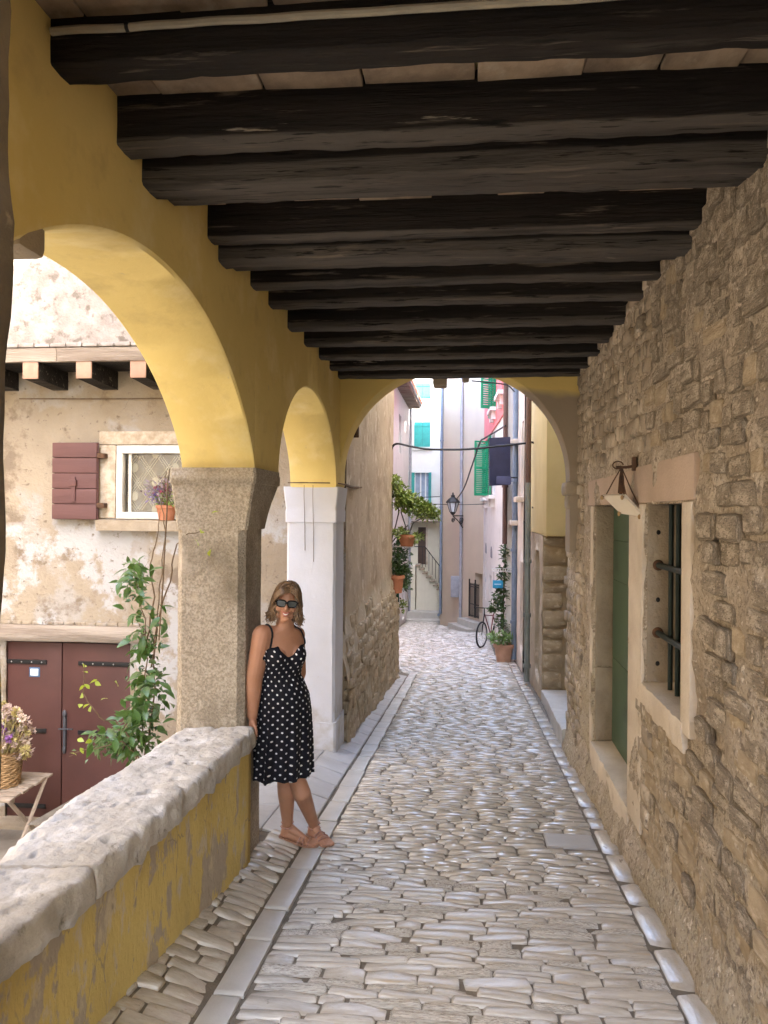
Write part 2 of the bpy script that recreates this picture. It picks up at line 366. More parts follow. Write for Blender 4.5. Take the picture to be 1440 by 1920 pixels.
cells = []          # x0, x1, y0, y1
rng = random.Random(4)
y = 2.05
while y < 30:
    d = rng.uniform(.052, .092) if y < 11 else rng.uniform(.075, .12)
    xl = -.846 if y < 13.2 else -2.2; xr = .825 if y < 17 else .62
    x = xl+rng.uniform(0, .01)
    if y < 5.07 and y+d > 4.83: xr = .50
    while x < xr-.05:
        L = rng.uniform(.11, .33) if y < 11 else rng.uniform(.16, .4)
        if x+L > xr-.09: L = xr-x
        two = rng.random() < .2 and L > .2 and d > .07
        if two and y < 12:
            cells.append((x, x+L, y, y+d*.5-.004, 1)); cells.append((x, x+L, y+d*.5-.002, y+d, 1))
        else: cells.append((x, x+L, y, y+d, 0))
        x += L
    y += d
y = 2.0     # the stones between the parapet and the slab strip
while y < 4.62:
    d = rng.uniform(.06, .11); x = -.984
    xl = -1.33+.07*(y-2.4)
    while x > xl:
        L = rng.uniform(.11, .25)
        if x-L < xl+.07: L = x-xl+.02
        cells.append((x-L, x, y, y+d, 2)); x -= L
    y += d
cells.sort(key=lambda c: (c[2]+.0))
far = MB(); far.isl = 0
for i, (x0, x1, y0, y1, kd) in enumerate(cells):
    cx, cyy = (x0+x1)/2, (y0+y1)/2; gp = .005 if kd != 1 else .002
    sx, sy = x1-x0-gp-rng.uniform(0, .008), y1-y0-gp*.9-rng.uniform(0, .005)
    if kd == 1: sx, sy = x1-x0-.016, y1-y0-.006
    th = .020 if kd != 1 else .013
    slope = math.atan(-.088); cross = math.atan((fz(cx+.05, cyy)-fz(cx-.05, cyy))/.1)
    rot = Euler((slope+rng.gauss(0, .055), -cross+rng.gauss(0, .045), rng.gauss(0, .014)))
    Mx = Matrix.Translation((cx, cyy, fz(cx, cyy)-.002+rng.uniform(-.006, .004))) @ rot.to_matrix().to_4x4() @ Matrix.Diagonal((sx*1.06, sy*1.08, th, 1))
    k = rng.randrange(12, 16) if kd == 1 else rng.randrange(12)
    if i < 300:
        pit = rng.random() < .27 and kd == 0
        link('cobble', CMP[k % 6] if pit else CME[k], street, Mx)
    else:
        b0 = len(far.v); far.v += [Mx @ q for q in CM[k].v]; far.f += [tuple(b0+t for t in f) for f in CM[k].f]
tag(far.build('cobble_field', M_['cobfar'], street, 'all', fix=False), kind='stuff')
# slab strip on the left, kerb slabs on the right, square slab, smooth paving beside the arcade
SL = MB().bbox((-.5,-.5,-1.4), (.5,.5,.5), .08).mesh('slab', M_['slab'], 'a', True)
def slab_fit(name, m, x0, x1, y0, y1, dz=0., g=.004):
    mb = MB(); e = .006; w4 = [rng.uniform(-.004, .004) for _ in range(4)]
    c = [(x0+g+w4[0],y0+g), (x1-g,y0+g+w4[1]), (x1-g+w4[2],y1-g), (x0+g,y1-g+w4[3])]; mx_, my_ = (x0+x1)/2, (y0+y1)/2
    def rg_(k, h): return [Vector((x+(mx_-x)*k, y+(my_-y)*k, fz(x, y)+h+dz)) for x, y in c]
    mb.rings([rg_(0, -.05), rg_(0, -.004), rg_(.03, .001), rg_(.10, .003)]); return link(name, mb.mesh(name, m, 'a', True), street)
def slab(name, me, x0, x1, y0, y1, dz=0., tilt=0., th=.03):
    cx, cyy = (x0+x1)/2, (y0+y1)/2
    cross = math.atan((fz(cx+.04, cyy)-fz(cx-.04, cyy))/.08)
    Mx = Matrix.Translation((cx, cyy, fz(cx, cyy)-th*.5+.004+dz)) @ Euler((math.atan(-.088)+rng.gauss(0, .008), -cross+tilt+rng.gauss(0, .01), rng.gauss(0, .012))).to_matrix().to_4x4() @ Matrix.Diagonal((x1-x0, y1-y0, th, 1))
    return link(name, me, street, Mx)
y = 2.0
while y < 13.5:
    L = rng.choice((.22, .3, .42, .5))*rng.uniform(.9, 1.15)
    slab_fit('strip_slab', M_['slab'], -.985+rng.uniform(0, .012), -.838-rng.uniform(0, .012), y, y+L, rng.uniform(-.004, .003)); y += L
KS = cobble_mesh(91, True).mesh('kerb_stone', M_['cobble'], 'all')
y = 2.0
while y < 17:
    L = rng.uniform(.2, .48); o = rng.uniform(-.008, .008)
    slab('kerb_stone', KS if rng.random() < .6 else CME[rng.randrange(12)], .828, .97+o, y+.008, y+L-.01, .012, -.07, .04); y += L
slab_fit('paving_slab', M_['paving'], .50, .81, 4.80, 5.06)
SP = MB().bbox((-.5,-.5,-1.4), (.5,.5,.5), .03).mesh('paving_slab', M_['paving'], 'a', True)
y = 4.64
while y < 12.6:
    L = rng.uniform(.32, .5); x = -.992; xe = -2.6 if y < 7.1 else -1.28
    while x > xe:
        W = min(rng.uniform(.3, .62), .26 if x > -1.2 else 1)
        if y+L < 7.2 or x-W > -1.5: slab_fit('paving_slab', M_['paving'], max(x-W, xe), x, y, y+L, rng.uniform(-.002, .002), .0025)
        x -= W
    y += L
# courtyard floor below the arcade
cg = MB(); cg.quad((-9,-12,-3.22), (-1.58,-12,-3.22), (-1.58,7.6,-3.22), (-9,7.6,-3.22))
struct('courtyard_ground', cg, mat('courtyard_stone', (.36,.33,.29), (.27,.245,.21), s=3, rough=.7, bump=.4, bs=14))
lg = MB(); lg.box((-2.68, 4.2, -3.2), (-1.57, 7.49, -2.25)); struct('landing', lg, M_['framed'])

# ------------------------------------------------------------------ portico house
IX, OX = -1.165, -1.58          # inner and outer face of the arcade wall
house = thing('portico_house', (-1.37, 4.3, -2.0), 'yellow plastered arcade house with low dark beams over the cobbled passage', 'house')
def arch_z(y):
    if 1.43 <= y <= 4.13: return .225+.717*max(0, 1-((y-2.78)/1.35)**2)**.72
    if 4.66 <= y <= 6.76: return .215+.70*max(0, 1-((y-5.71)/1.05)**2)**.55
    return .225
yy = [1.12, 1.2, 1.42]
def span(a, b, n): return [(a+b)/2-(b-a)/2*math.cos(math.pi*i/n) for i in range(n+1)]
yy += span(1.43, 4.13, 56)+[4.14, 4.3, 4.5, 4.65]+span(4.66, 6.76, 44)+[6.77, 6.95, 7.25]
aw = MB(); TZ = 1.62
rows = []
for y in yy:
    zb = arch_z(y) if y > 1.425 else -.6
    w_ = .006*nz(y, 2, 0, 1.4); 
    rows.append((Vector((IX+w_, y, TZ)), Vector((IX+w_, y, (zb*.5+TZ*.5))), Vector((IX+w_, y, zb+.014)), Vector((IX-.012, y, zb+.002)), Vector((IX-.2, y, zb+.004*nz(y, 5, 1, 3))), Vector((OX+.01, y, zb+.002)), Vector((OX, y, zb+.012)), Vector((OX, y, TZ))))
aw.rings(rows, closed=True, caps=True)
aw.build('arcade_wall', M_['yellow'], house, 'a')
# the wall across the passage with the end arch
cw = MB(); XC, ZC, AX, BZ = -.135, .27, 1.035, 1.05
xs_ = [IX-.02, XC-AX-.001]+[XC-AX*math.cos(math.pi*i/60) for i in range(61)]+[XC+AX+.001, 1.02]
fr = [6.95, 7.25]
def cz(x):
    t = (x-XC)/AX
    if abs(t) > 1: return -.35 if x > 0 else .23
    return ZC+BZ*max(0, 1-t*t)**.47
rows = []
for x in xs_:
    zb = cz(x); n_ = .012*nz(x, 1, 4, 5) if x > .35 else 0
    rows.append((Vector((x, 6.95, TZ)), Vector((x, 6.95, zb+.012+n_)), Vector((x, 6.962, zb+n_)), Vector((x, 7.238, zb+n_*.5)), Vector((x, 7.25, zb+.012)), Vector((x, 7.25, TZ))))
cw.rings(rows, closed=True, caps=True)
cwo = cw.build('cross_wall', M_['crossyellow'], house, 'a')
im = MB(); im.bbox((.86, 6.93, .16), (1.0, 7.27, .285), .03); im.bbox((.885, 6.96, .04), (1.0, 7.24, .17), .03)
tag(im.build('impost_stone', M_['framed'], house, 'a'), 'weathered stone impost under the right end of the arch')
# broken crown stones showing at the top of the arch
for (a, b, c, d) in ((812, 838, 712, 726), (866, 880, 706, 715)):
    p, q = at(a, d, 7.12), at(b, c-20, 7.12)
    bx('crown_stone', (p.x, 7.02, p.z), (q.x, 7.22, q.z), M_['framed'], house, .02)
# beams: front edge Y, bottom z, thickness along Y
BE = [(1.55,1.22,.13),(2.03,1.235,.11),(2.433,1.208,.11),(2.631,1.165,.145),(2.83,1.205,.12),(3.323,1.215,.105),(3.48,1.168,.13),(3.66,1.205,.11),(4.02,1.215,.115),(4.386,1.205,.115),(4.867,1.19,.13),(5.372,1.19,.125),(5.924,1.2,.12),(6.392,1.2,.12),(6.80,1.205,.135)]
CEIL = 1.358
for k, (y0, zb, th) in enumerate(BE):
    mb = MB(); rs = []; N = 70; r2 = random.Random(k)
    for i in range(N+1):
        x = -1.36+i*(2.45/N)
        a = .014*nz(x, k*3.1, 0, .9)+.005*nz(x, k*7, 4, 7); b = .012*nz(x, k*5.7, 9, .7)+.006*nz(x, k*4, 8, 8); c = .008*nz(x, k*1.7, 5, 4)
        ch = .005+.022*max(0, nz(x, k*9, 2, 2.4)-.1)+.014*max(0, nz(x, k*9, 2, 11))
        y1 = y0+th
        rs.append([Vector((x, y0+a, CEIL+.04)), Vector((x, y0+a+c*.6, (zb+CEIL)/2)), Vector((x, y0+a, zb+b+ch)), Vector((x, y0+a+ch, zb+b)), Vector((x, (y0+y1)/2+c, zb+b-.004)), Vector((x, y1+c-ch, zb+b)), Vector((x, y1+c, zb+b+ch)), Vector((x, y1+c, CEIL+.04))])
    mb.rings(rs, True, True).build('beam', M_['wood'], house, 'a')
# flat bricks laid over the beams
TB = MB().bbox((-.5,-.5,-.5), (.5,.5,.5), .04).mesh('ceiling_brick', M_['tilec'], 'a', True)
edges = sorted((b[0], b[0]+b[2]) for b in BE)
for k in range(len(edges)-1):
    a, b = edges[k][1]-.03, edges[k+1][0]+.03
    if b-a < .08 or a < .9: continue
    x = -1.3+random.uniform(-.1, 0)
    while x < 1.05:
        L = random.uniform(.2, .36)
        link('ceiling_brick', TB, house, Matrix.Translation((x+L/2, (a+b)/2, CEIL+.022+random.uniform(-.004, .006))) @ Euler((random.gauss(0, .012), random.gauss(0, .012), random.gauss(0, .02))).to_matrix().to_4x4() @ Matrix.Diagonal((L-.007, b-a+.02, .035, 1)))
        x += L
MB().box((-1.57, 1.12, CEIL+.05), (1.0, 7.24, 6.9)).build('upper_storeys', M_['yellow'], house); MB().box((1.001, -6, 1.43), (4.6, 7.23, 7.8)).build('side_storeys', M_['yellow'], house)
# white conduit clipped under the first beam
pts = [Vector((-1.15+.04*i, 2.005, 1.315+.004*nz(i, 0, 0, .3))) for i in range(54)]
MB().tube(pts, .011, 8).build('conduit', plain('ivory_plastic', (.40,.37,.29), .5), house, 'a')
MB().tube([(-.935,2.005,1.315), (-.925,2.005,1.315)], .014, 8).build('conduit_clip', M_['black'], house, 'a')
# broken patch of plaster by the near spring of the big arch
bp = MB(); bp.bbox((-1.46, 1.90, .69), (-1.168, 2.03, .80), .03); bp = bp.build('exposed_stone', M_['framed'], house, 'a')
# column between the arches
cm = MB()
def sq(x0, x1, y0, y1, z, ch):
    return [Vector(p) for p in ((x0+ch,y0,z),(x1-ch,y0,z),(x1,y0+ch,z),(x1,y1-ch,z),(x1-ch,y1,z),(x0+ch,y1,z),(x0,y1-ch,z),(x0,y0+ch,z))]
rs = []
for i in range(34):
    z = -2.15+i*(2.075/33); j = lambda q: .006*nz(z, q, 3, 5)
    fl = .012*sm(-.9, -2, z)
    rs.append(sq(-1.588-fl+j(1), -1.205+j(2), 4.07-fl+j(3), 4.455+j(4), z, .035))
colm = cm.rings(rs, True, True).build('column', M_['coarse'], house, 'a')
cp = MB(); prof = [(-.105, 0, 0), (-.075, .004, .01), (-.02, .012, .03), (.05, .022, .075), (.11, .034, .12), (.15, .04, .15), (.152, .047, .165), (.208, .05, .17), (.21, .045, .165), (.235, .045, .165)]
rs = []
for z, o, ob in prof: rs.append(sq(-1.588-o*.8, -1.19+o, 4.075-o*.25, 4.45+ob, z, .012))
cp.rings(rs, True, True).build('capital', M_['coarse'], colm, 'a')
# whitewashed pier at the corner
pr = MB(); rs = []
for i in range(20):
    z = -2.3+i*(2.2/19); j = lambda q: .005*nz(z, q, 8, 6)
    rs.append(sq(-1.615, IX-.004+j(1), 6.78+j(2), 7.25, z, .022+.012*max(0, nz(z, 3, 3, 9))))
pier = pr.rings(rs, True, True).build('pier', M_['white'], house, 'a')
rs = []
for z, o in ((-.1,.0),(-.098,.012),(.0,.014),(.03,.008),(.045,.012),(.20,.03),(.222,.03)): rs.append(sq(-1.615-o, IX-.004+o*.9, 6.78-o*.6, 7.25+o*.5, z, .012))
MB().rings(rs, True, True).build('capital_band', M_['white'], pier, 'a')
MB().rings([sq(-1.63, IX+.012, 6.765, 7.26, z, .02) for z in (-2.3, -2.0, -1.9, -1.885)], True, True).build('plinth', M_['white'], pier, 'a')
for k, ox in enumerate((.05, .13)):
    MB().tube([(-1.50+ox, 6.74, .235), (-1.50+ox, 6.735, .15), (-1.50+ox, 6.772, -.05-.12*(k % 3)), (-1.50+ox+.004, 6.775, -.35-.1*(k % 2))], .0022, 5).build('hanging_wire', M_['stem'], house)
# rough near pillar at the left edge
npil = thing('near_pillar', (-1.1, 1.4, -1.2), 'dark rough stone pilaster at the left edge of the view', 'pillar')
mb = MB(); rs = []
for i in range(60):
    z = -1.3+i*(2.75/59)
    xr = -.9+.016*fbm(z, 1, 1, 3)-.008*sm(.2, -.4, z)-.10*sm(-.45, -1.1, z)
    rs.append([Vector((-1.45, 1.1, z)), Vector((xr-.02, 1.1, z)), Vector((xr, 1.16, z)), Vector((xr+.004*nz(z, 4, 4, 9), 1.3, z)), Vector((xr-.006, 1.43, z)), Vector((xr-.03, 1.46, z)), Vector((-1.45, 1.46, z))])
mb.rings(rs, True, True).build('shaft', mat('sooty_stone', (.20,.165,.125), (.10,.085,.07), s=3, rough=.9, bump=.5, bs=30, bump2=.5, bs2=9, patches=[((.42,.36,.28), 4, .62, .68), ((.45,.34,.13), 3, .6, .62)]), npil, 'a')

# ------------------------------------------------------------------ parapet
par = thing('parapet', (-1.4, 3.0, -1.9), 'low yellow parapet with thick pitted stone coping on the left', 'parapet')
pw = MB(); rs = []
for i in range(61):
    y = .6+i*(3.52/60); rows = []
    for k in range(13):
        z = -2.05+k*(.83/12); xb = -1.27+.055*(y-2.4) if y < 4.2 else -1.17
        bulge = .006*fbm(y, z, 3, 4)
        rows.append(Vector((min(-1.172, xb+.02*(k/12)+bulge), y, z)))
    rows += [Vector((-1.58, y, -1.22)), Vector((-1.6, y, -3.2))]
    rs.append(rows)
pw.rings(rs, True, True).build('parapet_wall', M_['ypatch'], par, 'all')
rng = random.Random(9)
for (ya, yb, sd_) in ((.7, 2.28, 3), (2.292, 4.075, 8)):
    mb = MB(); rs = []; N = int((yb-ya)/.012)
    for i in range(N+1):
        t = i/N; y = ya+(yb-ya)*t
        e = 1-.6*(max(0, 1-t*N/3)**2+max(0, 1-(1-t)*N/3)**2)*.12
        top = -1.105-.034*(y-1.8)+.02; xin = -1.135+.007*fbm(y, sd_, 0, 2.2)-.055*sm(2.4, 1.2, y); xout = -1.60+.03*fbm(y, sd_+7, 0, 1.8)
        if 2.28 < y < 2.6: xout += .05*(1-sm(2.28, 2.6, y))
        ring = []
        prof = [(0, -.105), (.0, -.075), (.0, -.05), (.002, -.024), (.009, -.007), (.025, -.001), (.07, 0)]
        for (dx, dz) in prof: ring.append((xin-dx, top+dz*e-.01))
        for q in range(1, 38): ring.append((xin-.07+(xout+.06-xin+.07)*q/38, top-.01-.02*q/38))
        for (dx, dz) in [(.06, -.03), (.02, -.05), (0, -.085), (.02, -.13)]: ring.append((xout+dx, top+dz*e-.01))
        out = []
        for (x, z) in ring:
            pit = max(0, nz(x, y, sd_, 9)-.36)*.09+max(0, nz(x+4, y, sd_, 19)-.38)*.07+max(0, nz(x+9, y, sd_, 40)-.4)*.03
            rough_ = .006*fbm(x, y, z+sd_, 6)+.006*nz(x, y, z, 28)+.003*nz(x, y, z, 60)
            out.append(Vector((x+(.012*fbm(y, z, sd_, 9) if x > xin-.02 else 0), y, z+rough_-pit)))
        out += [Vector((xout+.05, y, top-.14)), Vector((xin-.06, y, top-.14))]
        rs.append(out)
    mb.rings(rs, True, True).build('coping_stone', M_['coping'], par, 'all')
mb = MB(); rs = []
for i in range(5):
    y = 2.272+i*.008; rs.append([Vector((-1.165, y, -1.23)), Vector((-1.168, y, -1.15)), Vector((-1.22, y, -1.135)), Vector((-1.55, y, -1.155)), Vector((-1.55, y, -1.23))])
mb.rings(rs).build('mortar_joint', M_['framed'], par, 'a')

# ------------------------------------------------------------------ stone wall on the right
RX = .975
rw = thing('stone_wall', (1.1, 4.5, -2.0), 'brown rubble stone wall with deep door and barred window on the right', 'wall')
DOOR = (4.74, 6.08, -1.76, .06); WIN = (3.60, 4.37, -.93, .05)
sw = MB()
def foot(u, z): return .05*sm(-1.75, -2.2, z)*(1 if z < -1.6 else 0)
wall(sw, (RX,0,0), Y3, (-1,0,0), .3, 7.58, -2.5, 1.45, [DOOR+(.2,), WIN+(.32,)], step=.032, amp=.022, ns=4.6, fn=lambda u, z: .012*nz(u, z, 4, 1.1)+.010*nz(u, z, 9, 15)+.05*sm(-1.6-.088*u+.28, -1.6-.088*u, z))
sw.quad((RX,7.58,-2.6), (RX,7.58,1.6), (1.9,7.58,1.6), (1.9,7.58,-2.6))
sw.build('mortar_face', M_['mortar'], rw, 'all', fix=False)
def wall_stone(k):
    rng = random.Random(k+200); mb = MB()
    us = [-1,-.88,rng.uniform(-.3,.3),.88,1]; vs = [-1,-.8,.8,1]
    for v in vs:
        for u in us:
            h = (max(0, 1-abs(u)**14)*max(0, 1-abs(v)**11))**.5
            mb.v.append(Vector((u*(.5-.07*abs(v)**4*rng.random())+.04*nz(u, v, k, 1.9), v*(.5-.09*abs(u)**4*rng.random())+.06*nz(u, v, k+9, 1.7), h-.5+.55*nz(u*1.3, v*1.3, k, 1.3))))
    for j in range(3):
        for i in range(4): a = j*5+i; mb.f.append((a, a+1, a+6, a+5))
    rim = [0,1,2,3,4,9,14,19,18,17,16,15,10,5]; b0 = len(mb.v)
    for r in rim: q = mb.v[r].copy(); q.z = -2; mb.v.append(q)
    for q in range(14): q2 = (q+1) % 14; mb.f.append((rim[q2], rim[q], b0+q, b0+q2))
    return mb
WS = [wall_stone(k) for k in range(12)]
WSM = [m.mesh('stone', M_['wstone'], 'all') for m in WS]
RBM = [m.mesh('stone', M_['rubble'], 'all') for m in WS]
rng = random.Random(21)
blocks = [(4.55, 6.5, -2.6, .33), (3.38, 4.8, -1.0, .33)]
z = -2.35; todo = []
while z < 1.36:
    h = rng.uniform(.085, .14) if z < .75 else rng.uniform(.06, .1)
    y = 1.9+rng.uniform(0, .2)
    while y < 7.5:
        L = rng.uniform(.12, .30) if z < .75 else rng.uniform(.09, .2)
        hh = h*rng.uniform(.84, 1.0); cyy, cz_ = y+L/2, z+h/2+rng.uniform(-.02, .02)
        bad = any(y+L > b[0] and y < b[1] and z+h > b[2] and z < b[3] for b in blocks) or z+h > 1.37 or z < -1.62-.088*cyy-.05
        if not bad and rng.random() < .97:
            low = sm(-.9, -1.5, z)
            off = rng.gauss(.009, .006)-.006*low
            Mx = face_matrix((-1, rng.gauss(0, .03), rng.gauss(0, .0)), (RX-off-.006*nz(cyy, cz_, 4, 1.1), cyy, cz_), L-.008-rng.uniform(0, .012), hh-.003, .015, rng.gauss(0, .03))
            todo.append((cyy, rng.random() < .5*low+.08, rng.randrange(12), Mx))
        y += L
    z += h
todo.sort(key=lambda t: t[0]); rest = MB()
for i, (cyy, pale, k, Mx) in enumerate(todo):
    if i < 300: link('stone', (RBM if pale else WSM)[k], rw, Mx)
    else: b0 = len(rest.v); rest.v += [Mx @ q for q in WS[k].v]; rest.f += [tuple(b0+t for t in f) for f in WS[k].f]
if rest.v: tag(rest.build('small_stones', M_['wstone'], rw, 'all', fix=False), kind='stuff')
# surrounds of door and window
bx('lintel', (RX-.014, 3.42, .062), (RX+.30, 4.62, .27), M_['lintel'], rw, .012)
bx('lintel', (RX-.010, 4.63, .062), (RX+.30, 6.42, .262), M_['lintel'], rw, .012)
bx('jamb', (RX-.012, 6.085, -1.80), (RX+.24, 6.20, .058), M_['frame'], rw, .012)
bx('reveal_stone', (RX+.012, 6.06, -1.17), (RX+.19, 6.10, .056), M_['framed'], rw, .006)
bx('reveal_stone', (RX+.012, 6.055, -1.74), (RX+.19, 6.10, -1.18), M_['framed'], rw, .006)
bx('mullion', (RX-.016, 4.385, -1.78), (RX+.22, 4.735, .058), M_['frame'], rw, .012)
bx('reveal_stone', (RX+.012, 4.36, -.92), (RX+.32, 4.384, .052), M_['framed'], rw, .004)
bx('jamb', (RX-.014, 3.46, -.98), (RX+.22, 3.605, .058), M_['frame'], rw, .012)
for nme, y0, y1, z0, z1, dep in (('threshold', 4.70, 6.09, -1.99, -1.752, .22), ('window_sill', 3.56, 4.38, -1.07, -.925, .3)):
    mb = MB(); rs = []
    for i in range(41):
        y = y0+(y1-y0)*i/40; o = .008*nz(y, 3, 1, 12)+.006*nz(y, 3, 1, 40)
        rs.append([Vector((RX-.012+o, y, z0)), Vector((RX-.026+o, y, z1-.03)), Vector((RX-.018+o, y, z1-.006+.3*o)), Vector((RX+.03, y, z1)), Vector((RX+dep, y, z1+.012)), Vector((RX+dep, y, z0))])
    mb.rings(rs).build(nme, M_['frame'], rw, 'a')
door = MB()
for i in range(1): door.bbox((RX+.145, 4.6, -1.75), (RX+.20, 6.12, .06), .006)
door = door.build('door', M_['gdoor'], rw, 'a')
for z0, z1 in ((-1.74,-1.1),(-1.094,-.5),(-.494,-.2),(-.194,.05)):
    bx('door_panel', (RX+.138, 4.62, z0), (RX+.147, 6.05, z1), M_['gdoor'], door, .003)
for k in range(5):
    y = 4.18-.14*k
    MB().tube([(RX+.09, y, -.95), (RX+.09, y, .06)], .013, 8).build('window_bar', M_['iron'], rw, 'a')
for z in (-.28, -.65):
    MB().tube([(RX+.068, 4.37, z), (RX+.068, 3.58, z)], .016, 10).build('window_crossbar', M_['iron'], rw, 'a')
    MB().ell((RX+.068, 4.358, z), (.03, .014, .03)).build('socket', M_['rust'], rw, 'a')
for z in (-.1, -.47, -.82):
    MB().ell((RX+.068, 4.362, z), (.012, .006, .014)).build('bolt_hole', M_['black'], rw, 'a')
bx('window_pane', (RX+.26, 3.5, -1.0), (RX+.28, 4.5, .1), mat('dark_glass', (.012,.016,.017), (.02,.024,.024), rough=.15, bump=0), rw, .002)
bx('window_frame', (RX+.235, 4.02, -.93), (RX+.262, 4.06, .06), M_['framed'], rw, .003)
MB().box((RX+.33, -3, -3), (4.6, 7.5, 1.42)).build('wall_core', M_['dark'], rw)
MB().box((RX+.02, -3, -3), (RX+.4, .31, 1.42)).build('wall_return', M_['mortar'], rw)
# hanging white board
hb = thing('hanging_board', (.9, 4.62, .05), 'square white board hung by four cords from an iron hook above the door', 'board')
C = [at(1130,928,4.72), at(1172,928,4.5), at(1208,968,4.42), at(1165,962,4.64)]
nrm = (C[1]-C[0]).cross(C[3]-C[0]).normalized()
if nrm.z < 0: nrm = -nrm
MB().rings([[p-nrm*.007 for p in C], [p+nrm*.007 for p in C]]).build('board', mat('limed_board', (.70,.64,.54), (.62,.55,.44), s=5, rough=.7, bump=.1), hb)
hk = Vector((.885, 4.58, .27))
for p in C:
    q = p+(sum(C, Vector())/4-p)*.1
    MB().tube([q-nrm*.02, q+nrm*.01, q.lerp(hk, .5), hk], .0035, 6).build('cord', M_['rust'], hb)
    MB().ell(q-nrm*.02, (.009,.009,.014)).build('knot', mat('hemp%d' % random.randrange(99), (.42,.28,.13), (.3,.19,.09), rough=.9), hb)
for k in range(5):
    MB().tube([hk+Vector((0, 0, .0)), hk+Vector((.006*(k-2), -.01+.004*k, -.06)), hk+Vector((.008*(k-2), .0, -.15-.01*(k % 3)))], .0045, 6).build('cord_end', M_['rust'], hb)
MB().tube([hk+Vector((-.02+.03*math.cos(a), 0, .012+.022*math.sin(a))) for a in [i*.5 for i in range(13)]], .004, 6).build('cord_loop', M_['rust'], hb)
MB().tube([hk+Vector((-.03,0,.0)), hk+Vector((.03,0,0)), hk+Vector((.095,0,.012))], .008, 8).build('hook', M_['rust'], hb, 'a')
bx('hook_plate', (RX-.03, 4.555, .25), (RX-.005, 4.605, .33), M_['rust'], hb, .006)
# ------------------------------------------------------------------ courtyard house on the left (front towards the camera, side along the street)
FY = 7.5
ch = thing('courtyard_house', (-3.6, 7.6, -3.2), 'peeling pinkish plaster house with maroon door and shutter across the courtyard', 'house')
WN = (-3.55, -2.6, -.085, .65)
DR = (-4.74, -3.40, -3.2, -1.36)
fw = MB()
wall(fw, (0,FY,0), X3, (0,-1,0), -7.2, -1.19, -3.4, 1.62, [WN+(.14,), DR+(.10,)], step=.1, amp=.012, ns=3, fn=lambda u, z: .008*nz(u, z, 2, 9))
fw.build('front_wall', M_['facade'], ch, 'all', fix=False)
MB().box((-7.2, FY+.35, -4), (-1.45, 12.4, 4.6)).build('wall_core', M_['facade'], ch)
uw = MB(); wall(uw, (0,6.98,0), X3, (0,-1,0), -7.4, -1.25, 1.56, 4.6, step=.15, amp=.02, ns=3, fn=lambda u, z: .018*max(0, math.sin(u*52+(math.pi if int(z*26) % 2 else 0)))*(1 if 2.16 < z < 2.3 else 0))
uw.quad((-7.4,6.98,1.56), (-1.25,6.98,1.56), (-1.25,7.6,1.56), (-7.4,7.6,1.56)); uw.quad((-7.4,6.98,4.6), (-1.25,6.98,4.6), (-1.25,12,4.6), (-7.4,12,4.6)); uw.quad((-1.25,6.98,1.56), (-1.25,7.85,1.56), (-1.25,7.85,4.6), (-1.25,6.98,4.6))
uw.build('upper_wall', M_['upper'], ch, 'a', fix=False)
for k in range(17):
    x = -4.6+.16*k; bx('eave_tile', (x, 6.925, 1.545), (x+.152, 7.0, 1.575+.006*(k % 3)), M_['upper'], ch, .012)
for i, (x0, x1) in enumerate(((-7.4,-3.9),(-3.895,-1.3))):
    mb = MB(); rs = []
    for k in range(20):
        x = x0+(x1-x0)*k/19; o = .008*nz(x, 3, 2, 5)
        rs.append([Vector((x, 6.94+o, 1.41+o)), Vector((x, 6.93+o, 1.535)), Vector((x, 7.0, 1.54)), Vector((x, 7.0, 1.41))])
    mb.rings(rs).build('eave_board', M_['greywood'], ch, 'a')
for k in range(9):
    x = -5.32+.537*k
    rf = MB(); rf.rings([[Vector((x,6.96,1.25)), Vector((x+.15,6.96,1.25)), Vector((x+.15,6.96,1.405)), Vector((x,6.96,1.405))], [Vector((x,7.52,1.22)), Vector((x+.16,7.52,1.22)), Vector((x+.16,7.52,1.405)), Vector((x,7.52,1.405))]])
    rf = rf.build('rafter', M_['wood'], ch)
    bx('rafter_end', (x-.003,6.948,1.247), (x+.153,6.966,1.41), M_['rafterend'], rf, .02)
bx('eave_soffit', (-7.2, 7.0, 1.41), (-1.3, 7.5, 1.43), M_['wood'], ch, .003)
MB().tube([(-4.6,7.47,1.137), (-3.8,7.472,1.13), (-2.6,7.47,1.128)], .006, 6).build('wall_cable', M_['stem'], ch)
# shutter folded open against the wall
sh = MB().bbox((-4.185, 7.42, -.10), (-3.715, 7.435, .68), .003).build('shutter', M_['shutter'], ch, 'a')
for k in range(5):
    z0 = -.10+.156*k; bx('plank', (-4.195, 7.395, z0+.004), (-3.735+.012, 7.425, z0+.153), M_['shutter'], sh, .006)
bx('latch', (-3.985, 7.375, .08), (-3.94, 7.397, .33), M_['shutter'], sh, .006)
bx('latch_hasp', (-4.0, 7.362, .24), (-3.925, 7.398, .30), M_['shutter'], sh, .006)
for z in (.52, .02): bx('hinge', (-3.725, 7.40, z), (-3.64, 7.47, z+.05), M_['rust'], sh, .008)
